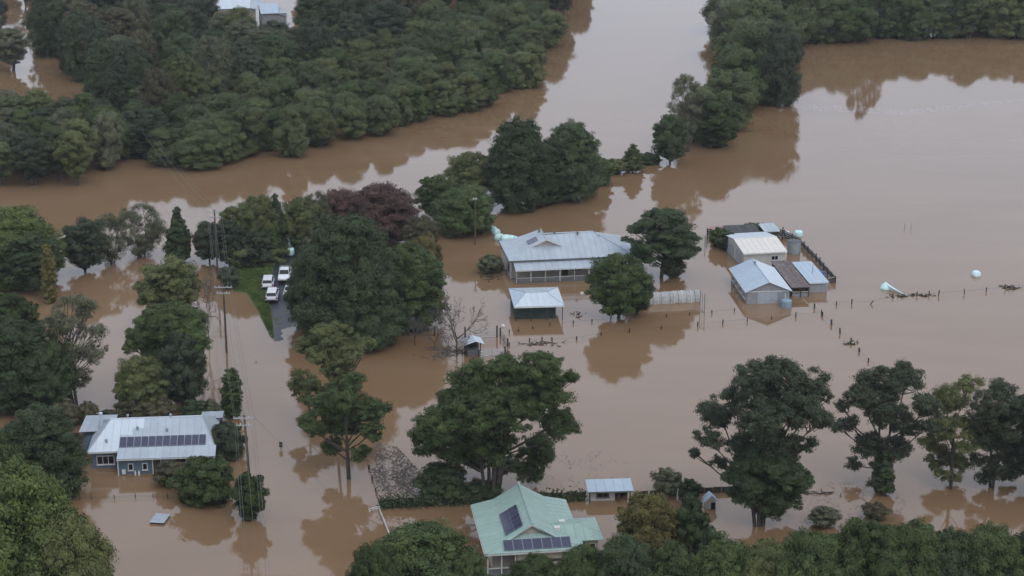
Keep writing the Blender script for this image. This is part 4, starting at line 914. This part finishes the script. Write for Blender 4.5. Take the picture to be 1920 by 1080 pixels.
def tree(key, leaf, label, px, yb, yt, wpx, name=None, cat='tree', group=None, rz=None, bark='bark', z=0.0):
    me, tm, W_, Hh = PRO[key]; p = at(px, yb); p.z = z; h = height_to(p.y, yt) - z; wd = wpx / ppm(yb)
    t = thing(name or ('shrub' if key.startswith('bush') else 'tree'), label, cat, p, random.uniform(0, 6.28) if rz is None else rz, group)
    s = wd / W_; t.scale = (s, s, h / Hh)
    c = bpy.data.objects.new('crown' if key != 'bare' else 'twigs', me); C.objects.link(c); c.parent = t
    k = bpy.data.objects.new('trunk', tm); C.objects.link(k); k.parent = t
    if leaf:
        c.material_slots[0].link = 'OBJECT'; c.material_slots[0].material = M[leaf]
    k.material_slots[0].link = 'OBJECT'; k.material_slots[0].material = M[bark]
    return t
def bough_tree(leaf, label, px, yb, boughs, trunks=1, tr=.26, seed=1, dens=1.0, ls=.105, droop=.3, depth=.9, name='tree', sig=.36, openn=1.0, z=0.0, lr=(.38, .8)):
    """a gum whose main boughs carry separate leaf masses; boughs are (x, y, r) measured on the photograph, given real depth round the trunk"""
    rg = np.random.default_rng(seed); base = at(px, yb); base.z = z; sc = ppm(yb); P = []; N_ = []; bc = []
    for bx, by, br in boughs:
        r = br / sc; y = rg.normal(0, 1) * depth * 2.2; x = (bx - px) / sc; zz = height_to(base.y + y * .2, by) - z
        bc.append((Vector((x, y, zz - y * .3)), r))
    lob = []
    for c, r in bc:
        k = int(5 + 9 * r * r * openn)
        for i in range(k):
            d = rg.normal(0, 1, 3); d /= np.linalg.norm(d); q = c + Vector(d * r * rg.uniform(.45, 1.1) * np.array([1, 1, .75])); rr = rg.uniform(*lr) * min(1.2, .55 + .35 * r); lob.append((q, rr, c))
            n = int(430 * rr * rr / .36 * dens * (.105 / ls) ** 2); p, nn = tuft_leaves(rg, np.array(q), rr, n, 9, sig, .8); P.append(p); N_.append(nn)
    me = leaf_mesh('crown', rg, np.concatenate(P), np.concatenate(N_), ls, droop)
    tm = MB(); zt = max(c.z for c, r in bc); cx = sum(c.x * r for c, r in bc) / sum(r for c, r in bc)
    tl = []
    for k in range(trunks):
        o = Vector((rg.normal(0, .5 if trunks > 2 else .15) * (trunks > 1), rg.normal(0, .4) * (trunks > 1), 0)); tp = [o + Vector((0, 0, -1.2)), o, o + Vector((cx * .35 + o.x * .8, o.y * .6, zt * .33)), o + Vector((cx * .8 + o.x * 1.8, o.y, zt * .66))]
        tm.tube(tp, [tr * 1.2, tr, tr * .78, tr * .45], 8); tl.append(tp)
    for c, r in bc:
        tp = min(tl, key=lambda t: (t[3] - c).length); f = min(.97, max(.3, (c.z / zt) * .8)); a = tp[1].lerp(tp[2], f * 2) if f < .5 else tp[2].lerp(tp[3], f * 2 - 1)
        mid = a.lerp(c, .5) + Vector((rg.normal(0, .2), 0, -.05 * (c - a).length)); tm.tube([a, mid, c], [tr * .45, tr * .32, .06], 6)
        for q, rr, c0 in lob:
            if c0 is c and rg.random() < .6: tm.tube([mid.lerp(c, rg.uniform(.4, 1)), mid.lerp(q, .75), q], [.07, .05, .02], 4, False)
    t = thing(name, label, 'tree', base); o = bpy.data.objects.new('crown', me); C.objects.link(o); o.parent = t
    o.material_slots[0].link = 'OBJECT'; o.material_slots[0].material = M[leaf]; tm.build('trunk', 'bark', t)
    return t
LD, LB, LG, LO, LY, LR, LBR, LGR, LBT, LM = 'leaf_dark', 'leaf_blue', 'leaf_green', 'leaf_olive', 'leaf_yellow', 'leaf_red', 'leaf_brown', 'leaf_grey', 'leaf_bright', 'leaf_mangrove'
# left side
tree('fig', LBT, 'yellow-green spreading tree at the left edge above the pencil cypress', 30, 530, 392, 190)
tree('round', LD, 'dark tree beside the pencil cypress at the left edge', 50, 545, 440, 140)
tree('round', LB, 'dark blue-green round tree right of the yellow-green spreading tree', 160, 510, 414, 90)
tree('willow', LGR, 'pale drooping willow behind the dark blue-green round tree', 208, 495, 402, 80)
tree('willow', LGR, 'pale open willow left of the dark conical tree', 268, 480, 385, 105)
tree('cone', LD, 'dark conical tree on the near bank of the channel', 336, 492, 388, 72)
tree('round', LB, 'small dark round tree behind the shrub power pole', 393, 492, 418, 64)
tree('column', LY, 'slender yellow-green pencil cypress standing in water at left', 96, 568, 456, 32, 'cypress_tree')
tree('sparse', LGR, 'tall thin half-bare tree behind the blue house', 150, 756, 556, 140)
tree('gum_layer', LG, 'flat-topped green tree at the left edge below the cypress', 35, 720, 552, 125)
tree('fig2', LD, 'large very dark tree filling the left edge above the blue house', 45, 765, 605, 170)
tree('round', LD, 'dark tree left of the half-bare tree', 105, 770, 640, 90)
tree('round', LO, 'round olive tree standing in the flooded paddock left of the poles', 320, 612, 488, 122)
bough_tree(LG, 'broad layered green tree below the round olive tree', 318, 735, [(300, 610, 36), (350, 602, 36), (270, 632, 26), (378, 640, 24), (330, 650, 34), (250, 650, 12), (290, 660, 18), (320, 590, 24)], 2, .22, 50, 1.1, .1, .2, 1.0, openn=1.2)
tree('round', LB, 'dark bluish tree under the broad layered tree', 345, 768, 632, 100)
tree('round', LO, 'squat olive tree behind the blue house roof', 272, 778, 670, 105)
tree('bush', LB, 'dark shrub in the water left of the squat olive tree', 248, 765, 690, 60, cat='shrub')
tree('bare', None, 'leafless spindly tree beside the flooded road poles', 392, 655, 498, 55, 'bare_tree')
tree('column', LG, 'stout columnar bush standing alone in the water by the road', 437, 783, 690, 44, 'columnar_bush')
tree('fig2', LD, 'dense dark tree against the left end of the blue house', 85, 930, 762, 165)
tree('canopy', LBT, 'big bright-topped tree filling the bottom left corner', 40, 1230, 880, 330)
tree('canopy2', LG, 'green tree behind the bright-topped corner tree', -20, 1120, 815, 190)
tree('canopy2', LO, 'olive tree at the foot of the bottom left corner', 140, 1260, 985, 190)
tree('bush', LB, 'dark rounded bush at the right end of the blue house', 427, 856, 796, 78, cat='shrub')
tree('bush', LG, 'wide green bush in the water in front of the blue house', 385, 938, 862, 120, cat='shrub')
tree('bush2', LG, 'vine-clad bush around the leaning power pole', 470, 972, 888, 62, cat='shrub')
tree('bush2', LBR, 'brown shrub against the front wall of the blue house', 322, 908, 868, 66, cat='shrub')
for i, (x, yb, yt, wd, l) in enumerate([(125, 800, 752, 50, LBR), (165, 795, 755, 40, LBR), (205, 790, 770, 40, LD), (250, 792, 750, 70, LBR), (300, 792, 748, 60, LBR), (390, 782, 752, 50, LGR), (130, 930, 895, 50, LBR), (365, 790, 750, 55, LD)]):
    tree('bush2', l, ['brown shrub behind the left end of the blue house', 'small brown shrub beside the half-bare tree trunk', 'low dark shrub behind the blue house flue', 'wide brown shrub behind the blue house ridge', 'brown shrub behind the middle of the blue house', 'grey shrub behind the right end of the blue house', 'brown shrub under the dense dark tree', 'dark shrub behind the solar end of the blue house'][i], x, yb, yt, wd, cat='shrub')
# around the mound
mz = .7
for i, (k, l, x, yb, yt, wd) in enumerate([('round', LO, 450, 490, 385, 85), ('round', LO, 490, 478, 368, 90), ('cone', LD, 521, 478, 363, 58), ('round', LO, 570, 472, 372, 84), ('willow', LGR, 597, 468, 362, 70), ('round', LB, 430, 502, 418, 70), ('bush', LB, 480, 500, 432, 90), ('bush', LG, 506, 496, 434, 56), ('bush2', LO, 452, 500, 444, 75), ('bush', LO, 500, 497, 450, 86), ('bush2', LD, 572, 476, 430, 50), ('bush2', LBR, 590, 492, 440, 50)]):
    tree(k, l, ['olive tree left of the mound behind the shrub pole', 'tall olive tree in the row behind the mound', 'dark pointed tree rising from the row behind the mound', 'olive tree right of the dark pointed tree', 'pale feathery tree between the mound row and the red tree', 'dark tree touching the shrub power pole', 'bluish shrub at the back of the grassy mound', 'green shrub at the back of the grassy mound', 'olive shrub at the left back of the grassy mound', 'low olive shrub edging the grass', 'dark shrub beside the mint bale', 'brown shrub between the mint bale and the fig'][i], x, yb, yt, wd, z=.3)
tree('bush2', LB, 'small blue-grey shrub at the water edge under the road poles', 430, 540, 500, 42, cat='shrub')
tree('fig', LD, 'huge very dark fig tree overhanging the parked cars', 652, 640, 405, 215, z=.2)
tree('fig2', LD, 'dark left flank tree of the huge fig', 590, 610, 470, 110, z=.2)
tree('fig2', LG, 'lighter green tree at the right shoulder of the huge fig', 768, 612, 458, 145)
tree('fig2', LD, 'dark tree at the water foot of the huge fig', 690, 650, 510, 130)
tree('dome', LR, 'dark red tree behind the huge fig, left of the pair', 640, 445, 358, 105)
tree('dome', LR, 'dull red-brown spreading tree behind the huge fig, right of the pair', 720, 452, 350, 140)
tree('round', LBR, 'brownish tree between the red tree and the green shoulder', 790, 480, 405, 75)
tree('bush', LY, 'yellowish shrub between the fig and the brown tree', 800, 520, 440, 60, cat='shrub')
bough_tree(LO, 'olive gum with flat layered crown above the road gum', 632, 832, [(630, 632, 30), (590, 652, 28), (672, 662, 26), (642, 692, 26), (612, 668, 26), (692, 645, 13), (660, 635, 18), (700, 640, 10)], 1, .2, 47, .9, .1, .25, .8, lr=(.28, .62), sig=.42)
bough_tree(LG, 'green gum standing in the flooded road with visible trunk', 654, 898, [(652, 740, 34), (612, 762, 30), (692, 770, 32), (642, 792, 38), (592, 800, 22), (704, 808, 20), (620, 838, 20), (682, 848, 18), (668, 716, 22), (720, 770, 12), (575, 790, 12)], 1, .24, 48, .9, .1, .25, .9, lr=(.28, .62), sig=.42)
bough_tree(LO, 'small olive side clump left of the layered gum', 585, 800, [(575, 712, 24), (552, 728, 16), (598, 730, 18), (580, 745, 14)], 1, .12, 49, .8, .1, .25, .6, lr=(.28, .62), sig=.42)
bough_tree(LG, 'great many-trunked gum clump in the middle foreground', 925, 932, [(1005, 698, 46), (945, 702, 42), (895, 718, 42), (862, 752, 42), (828, 792, 40), (798, 828, 34), (848, 838, 44), (905, 775, 52), (965, 762, 54), (1022, 735, 42), (1042, 792, 30), (1012, 845, 36), (992, 890, 26), (1062, 712, 16), (925, 835, 44), (880, 862, 30), (950, 870, 28), (1070, 800, 14), (1058, 780, 14)], 10, .2, 41, .85, depth=1.3, openn=1.0, lr=(.28, .62), sig=.42)
tree('bush', LD, 'dark bush at the left foot of the great gum clump', 830, 930, 872, 105, cat='shrub')
tree('bush2', LD, 'dark undergrowth among the trunks of the great gum', 905, 934, 905, 70, cat='shrub')
tree('bare', None, 'grey leafless tree beside the tiny striped-roof shelter', 857, 664, 552, 105, 'bare_tree')
tree('bare', None, 'small leafless tree at the foot of the huge fig', 778, 648, 590, 60, 'bare_tree')
for i, (x, y) in enumerate([(815, 655), (838, 668), (868, 668)]): tree('bare', None, ['left leafless shrub in the stockyard brush', 'middle leafless shrub in the stockyard brush', 'right leafless shrub beside the feed shelter'][i], x, y, y - 42, 50, 'bare_shrub', 'shrub')
tree('dome', 'leaf_mid', 'neat bright green dome tree above the mint bales', 872, 438, 352, 122)
tree('fig2', LD, 'tall dark round tree on the strip of land, left of the pair', 972, 392, 221, 128)
tree('fig2', LD, 'tall dark round tree on the strip of land, right of the pair', 1072, 372, 227, 118)
tree('fig2', LD, 'dark tree filling behind the pair of tall round trees', 1020, 378, 265, 120)
tree('round', LO, 'olive open tree left of the pair of tall round trees', 885, 382, 288, 100)
tree('round', LG, 'green tree at the left end of the strip of land', 818, 412, 330, 80)
tree('bush', LG, 'low green bush at the right foot of the tall round trees', 1120, 345, 295, 60, cat='shrub')
tree('bush2', LO, 'low scrub between the round trees and the small yellow-green bush', 1152, 325, 300, 50, cat='shrub')
tree('cone', LO, 'small yellow-green pointed bush on the strip of land', 1186, 322, 270, 58)
tree('bush', LD, 'thin dark scrub on the strip right of the pointed bush', 1216, 306, 288, 50, cat='shrub')
tree('gum_round', LD, 'dark spreading tree between the farmhouse and the sheds', 1240, 520, 394, 155)
tree('round', LG, 'dense egg-shaped green tree in front of the farmhouse verandah', 1160, 596, 480, 122)
tree('round', LD, 'dark lower tree right of the dense egg-shaped tree', 1195, 590, 510, 62)
tree('bush2', LGR, 'greyish shrub under the dark spreading tree', 1262, 520, 485, 45, cat='shrub')
tree('bush2', LGR, 'pale brush heap at the left corner of the farmhouse', 918, 512, 480, 46, cat='shrub')
tree('bush2', LG, 'green creeper clump at the left end of the shed yard', 1350, 462, 428, 44, cat='shrub')
tree('bush2', LD, 'dark creeper clump against the cream garage wall', 1362, 468, 436, 36, cat='shrub')
tree('bush2', LG, 'dark green clump behind the cream garage', 1415, 440, 420, 46, cat='shrub')
# strip of trees along the right bank of the river
for i, (k, l, x, yb, yt, wd) in enumerate([('round', LD, 1256, 306, 216, 74), ('sparse', LGR, 1285, 285, 140, 80), ('round', LG, 1340, 275, 178, 105), ('mangrove', LM, 1310, 262, 170, 95), ('mangrove2', LM, 1362, 240, 140, 110), ('bush', LB, 1340, 274, 226, 60), ('mangrove', LG, 1375, 205, 95, 110), ('sheoak', LB, 1455, 195, 45, 112), ('mangrove', LM, 1420, 190, 52, 120), ('mangrove2', LM, 1395, 170, 40, 105), ('mangrove', LM, 1400, 130, 5, 120), ('mangrove2', LGR, 1365, 110, 0, 100), ('mangrove', LM, 1440, 110, 10, 120), ('mangrove', LM, 1365, 62, -30, 100), ('mangrove2', LM, 1420, 70, -30, 110), ('mangrove', LM, 1470, 85, -20, 110)]):
    tree(k, l, ['dark bush-like tree at the near end of the riverbank strip', 'thin pale open tree leaning over the river', 'green rounded tree near the tip of the riverbank strip', 'olive lumpy tree at the river edge of the strip', 'tall olive tree in the near half of the riverbank strip', 'blue-green bush at the water edge of the strip', 'mid green tree in the middle of the riverbank strip', 'tall smooth grey-green she-oak on the right face of the strip', 'olive tree left of the grey-green she-oak', 'olive tree at the river side behind the she-oak', 'olive crown above the she-oak', 'greyish tree hanging over the river at the top', 'olive crown right of the greyish river tree', 'olive tree at the top river corner of the strip', 'olive tree at the top of the strip', 'olive tree joining the strip to the top right wood'][i], x, yb, yt, wd)
# top right wood
random.seed(12)
for i in range(26):
    x = 1500 + i * 17.5 + random.uniform(-6, 6); yb = (78 if x < 1640 else 70) - (i % 3) * 7 + random.uniform(-3, 3)
    l_ = random.choice([LM, LM, LO, LG])
    tree(random.choice(['mangrove', 'mangrove2', 'woodland2']), l_, {LM: 'olive-green', LO: 'olive', LG: 'fresh green'}[l_] + ' lumpy tree in the top right wood, ' + ('nearest the riverbank strip' if i < 6 else 'left half' if i < 13 else 'right half' if i < 20 else 'at the picture corner') + (', front row' if i % 3 == 0 else ', back rows'), x, yb, random.uniform(-28, 5), random.uniform(70, 95), group='trees of the top right wood')
tree('woodland2', LO, 'olive tree standing in front of the distant house roofs', 452, 105, 16, 72)
tree('woodland2', LB, 'dark tree covering the right wall of the distant house', 515, 100, 40, 66)
tree('sparse', LB, 'taller open gum above the top right wood', 1615, 76, -75, 60)
tree('sparse', LB, 'second taller open gum above the top right wood', 1640, 72, -60, 50)
# bottom right gums
bough_tree(LB, 'biggest tall gum at bottom right with feathery open crown', 1430, 988, [(1450, 700, 46), (1395, 708, 38), (1508, 722, 34), (1345, 772, 36), (1402, 772, 44), (1470, 770, 44), (1532, 782, 26), (1318, 822, 24), (1380, 832, 28), (1442, 830, 34), (1304, 852, 12), (1350, 866, 16), (1502, 832, 18), (1540, 745, 14), (1430, 745, 34), (1365, 742, 24), (1495, 760, 22), (1420, 800, 30)], 3, .2, 42, .85, .1, .4, 1.0, sig=.56, openn=1.05, lr=(.24, .52))
bough_tree(LD, 'dense dark ivy growth around the trunk of the biggest right gum', 1432, 982, [(1402, 900, 34), (1460, 888, 40), (1430, 925, 42), (1490, 930, 24), (1382, 925, 20), (1430, 870, 30), (1400, 858, 28), (1468, 848, 28), (1498, 900, 22), (1372, 892, 18), (1445, 955, 20)], 1, .16, 51, 1.1, .105, .1, .7, 'climbing_ivy')
bough_tree(LB, 'second tall gum, right of the biggest one', 1648, 917, [(1640, 720, 38), (1690, 708, 32), (1600, 742, 28), (1652, 772, 38), (1710, 760, 28), (1588, 792, 18), (1622, 832, 28), (1672, 842, 30), (1722, 800, 16), (1608, 872, 16), (1575, 760, 12), (1650, 870, 24), (1690, 800, 24), (1560, 800, 10), (1630, 900, 14)], 2, .2, 43, .85, .1, .4, 1.0, sig=.56, openn=1.05, lr=(.24, .52))
tree('cone', LD, 'dark ivy-clad growth on the trunk of the second gum', 1655, 925, 845, 62, cat='shrub')
bough_tree(LO, 'olive feathery gum right of the second gum', 1782, 912, [(1782, 748, 32), (1758, 800, 30), (1812, 790, 30), (1770, 852, 26), (1802, 866, 22), (1745, 760, 14), (1760, 890, 16), (1795, 720, 20), (1740, 830, 20), (1800, 830, 22), (1750, 870, 16), (1790, 895, 14)], 2, .13, 44, .85, .1, .5, .9, sig=.56, openn=1.05, lr=(.24, .52))
bough_tree(LB, 'broad feathery gum near the right edge', 1862, 914, [(1848, 760, 36), (1892, 768, 36), (1850, 822, 34), (1902, 842, 30), (1868, 872, 26), (1830, 860, 18), (1895, 895, 16), (1870, 730, 22), (1875, 800, 30), (1835, 800, 20), (1850, 895, 18), (1915, 800, 20), (1815, 790, 14)], 2, .17, 45, .85, .1, .45, .9, sig=.56, openn=1.05, lr=(.24, .52))
bough_tree(LB, 'feathery gum cut by the right picture edge', 1938, 922, [(1930, 780, 40), (1922, 848, 34), (1960, 760, 40), (1965, 840, 40), (1935, 890, 22), (1940, 815, 36), (1910, 760, 22), (1950, 890, 24), (1905, 880, 16)], 2, .17, 46, .85, .1, .45, .9, sig=.56, openn=1.05, lr=(.24, .52))
tree('bush2', LGR, 'low drowned scrub between the two tall gums', 1545, 985, 955, 60, cat='shrub')
tree('bush2', LBR, 'low drowned scrub below the second gum', 1640, 972, 945, 50, cat='shrub')
tree('bush2', LGR, 'small grey-green bush behind the boundary fence', 1250, 926, 880, 58, cat='shrub')
tree('bush2', LD, 'dark bush on the boundary fence left of the tiny hut', 1292, 940, 900, 46, cat='shrub')
tree('round', LY, 'yellow-olive tree right of the green-roofed house', 1212, 1068, 928, 128)
tree('round', LD, 'dark tree right of the yellow-olive tree', 1292, 1070, 936, 78)
tree('bush', LD, 'dark low bush below the tiny hut', 1320, 1060, 990, 95, cat='shrub')
# bottom foreground canopy
random.seed(21)
FG = [(790, 1180, 990, 262, LG), (700, 1230, 1030, 110, LG), (880, 1200, 1040, 110, LG), (1000, 1180, 1048, 120, LG), (1090, 1190, 1026, 140, LG), (1170, 1200, 1019, 150, LD), (1260, 1210, 1026, 160, LG), (1350, 1210, 1024, 150, LG), (1430, 1210, 1020, 160, LO), (1520, 1215, 1004, 170, LG), (1610, 1215, 978, 180, LG), (1690, 1215, 987, 170, LG), (1770, 1215, 1002, 170, LD), (1850, 1215, 997, 170, LG), (1930, 1215, 987, 150, LD)]
fl = ['wide round crown in front of the green-roofed house', 'crown left of the wide round foreground crown', 'crown between the wide crown and the green-roofed house', 'foreground crown under the front wall of the green-roofed house', 'foreground crown at the right corner of the green-roofed house', 'dark foreground crown under the yellow-olive tree', 'foreground crown right of the yellow-olive tree', 'foreground crown below the dark low bush', 'olive foreground crown below the biggest gum', 'foreground crown right of the biggest gum foot', 'highest foreground crown below the second gum', 'foreground crown right of the highest one', 'dark foreground crown below the olive gum', 'foreground crown below the broad feathery gum', 'dark foreground crown in the bottom right corner']
for i, (x, yb, yt, wd, l) in enumerate(FG): tree(['canopy', 'canopy2'][i % 2], l, fl[i], x, yb, yt, wd, group='foreground tree crowns')

# flooded woods at the top left: points spread over the wood's footprint
def inpoly(x, y, P):
    ins = False
    for i in range(len(P)):
        a, b = P[i], P[(i + 1) % len(P)]
        if (a.y > y) != (b.y > y) and x < (b.x - a.x) * (y - a.y) / (b.y - a.y) + a.x: ins = not ins
    return ins
def wood(poly, sp, n, fn, seed):
    rg = random.Random(seed); P = [at(*p) for p in poly]; pts = []
    x0 = min(p.x for p in P); x1 = max(p.x for p in P); y0 = min(p.y for p in P); y1 = max(p.y for p in P); k = 0
    while len(pts) < n and k < 20000:
        k += 1; x, y = rg.uniform(x0, x1), rg.uniform(y0, y1)
        if not inpoly(x, y, P) or any((x - a) ** 2 + (y - b) ** 2 < sp * sp for a, b in pts): continue
        pts.append((x, y))
    for x, y in pts: fn(x, y, rg)
def put(key, leaf, label, x, y, wd, h, group, rg, name='tree'):
    hue = {LM: 'olive-green', LG: 'fresh green', LO: 'olive', LD: 'very dark', LB: 'blue-green', LBR: 'brownish', LGR: 'grey-green'}[leaf]
    px = 960 + FPX * x / (y * math.cos(PITCH) + CAM_H * math.sin(PITCH))
    label = hue + ' ' + label + (', ' + ('left part' if px < 260 else 'left-centre part' if px < 480 else 'centre part' if px < 700 else 'river end'))
    me, tm, W_, Hh = PRO[key]; t = thing(name, label, 'tree', (x, y, 0), rg.uniform(0, 6.28), group); s = wd / W_; t.scale = (s, s * rg.uniform(.9, 1.1), h / Hh)
    for nm, d, m_ in (('crown', me, M[leaf]), ('trunk', tm, M['bark'])):
        o = bpy.data.objects.new(nm, d); C.objects.link(o); o.parent = t; o.material_slots[0].link = 'OBJECT'; o.material_slots[0].material = m_
def f_man(x, y, rg):
    put(rg.choice(['mangrove', 'mangrove2']), rg.choice([LM, LM, LM, LG, LO]), 'lumpy tree packed in the flooded riverbank wood', x, y, rg.uniform(6.5, 9), rg.uniform(6, 8.8), 'packed trees of the riverbank wood', rg, 'mangrove_tree')
wood([(335, 328), (445, 318), (560, 296), (650, 272), (745, 246), (850, 215), (962, 185), (1005, 150), (1020, 100), (1050, 72), (1010, 40), (760, 60), (560, 130), (380, 190), (250, 240), (245, 285)], 4.6, 150, f_man, 4)
def f_tall(x, y, rg):
    px = 960 + FPX * x / (y * math.cos(PITCH) + CAM_H * math.sin(PITCH)); hh = rg.uniform(10, 15)
    if 380 < px < 565: hh = min(hh, height_to(y, 24 if px < 470 else 52))
    if hh < 4: return
    put(rg.choice(['woodland', 'woodland2', 'sheoak', 'fig2']), rg.choice([LD, LB, LB, LBR, LD, LGR]), 'taller tree behind the packed riverbank wood', x, y, rg.uniform(8, 12), hh, 'taller trees behind the riverbank wood', rg, 'woodland_tree')
wood([(240, 235), (330, 200), (560, 130), (760, 70), (1000, 45), (1070, 40), (1095, 0), (1095, -40), (560, -30), (545, 75), (400, 80), (380, 20), (80, 40), (140, 150), (220, 180)], 9.5, 95, f_tall, 5)
rg_ = random.Random(33)
for i, (px_, yb_, h_, k_, l_) in enumerate([(300, 255, 13, 'sheoak', LBR), (345, 240, 14, 'fig2', LO), (400, 205, 15, 'sheoak', LGR), (455, 190, 13, 'fig2', LB), (520, 175, 13, 'woodland2', LD), (590, 150, 13, 'sheoak', LB), (270, 290, 9, 'fig2', LB), (660, 125, 12, 'fig2', LB), (725, 110, 13, 'woodland2', LB), (250, 215, 14, 'fig2', LD), (200, 195, 14, 'fig2', LD), (160, 150, 15, 'fig2', LD)]):
    q = at(px_, yb_); put(k_, l_, 'tall crown rising out of the packed riverbank wood', q.x, q.y, rg_.uniform(9, 12), h_ * rg_.uniform(.9, 1.05), 'tall crowns in the packed wood', rg_, 'woodland_tree')
def f_left(x, y, rg):
    put(rg.choice(['woodland', 'woodland2', 'mangrove2']), rg.choice([LO, LB, LM, LG, LGR]), 'open-stemmed tree in the thicket at the left edge', x, y, rg.uniform(6, 8), rg.uniform(7.5, 10), 'trees of the left edge thicket', rg)
wood([(-40, 358), (110, 358), (170, 342), (222, 322), (222, 285), (150, 255), (60, 262), (-40, 265)], 4.8, 60, f_left, 6)
def f_far(x, y, rg):
    put(rg.choice(['woodland', 'woodland2', 'sparse', 'willow']), rg.choice([LGR, LB, LD, LGR]), 'open tree on far flooded ground at top left', x, y, rg.uniform(7, 10), rg.uniform(9, 13), 'far trees at the top left', rg)
wood([(-30, 140), (120, 135), (150, 60), (400, 15), (380, -40), (-40, -60)], 13, 34, f_far, 8)

# ------------------------------------------------------------------ humid air
m, n = new_mat('humid_air'); out = n.nodes.new('ShaderNodeOutputMaterial'); pv = n.nodes.new('ShaderNodeVolumePrincipled')
pv.inputs['Density'].default_value = 9.5e-5; pv.inputs['Color'].default_value = (.93, .96, 1, 1); pv.inputs['Anisotropy'].default_value = .1
n.links.new(pv.outputs[0], out.inputs['Volume']); M['haze'] = m
hz = MB().box(-2600, 2600, -700, 5100, -2.4, 95).build('haze', 'haze'); tag(hz, 'thin humid air over the flood plain', 'haze', kind='stuff')
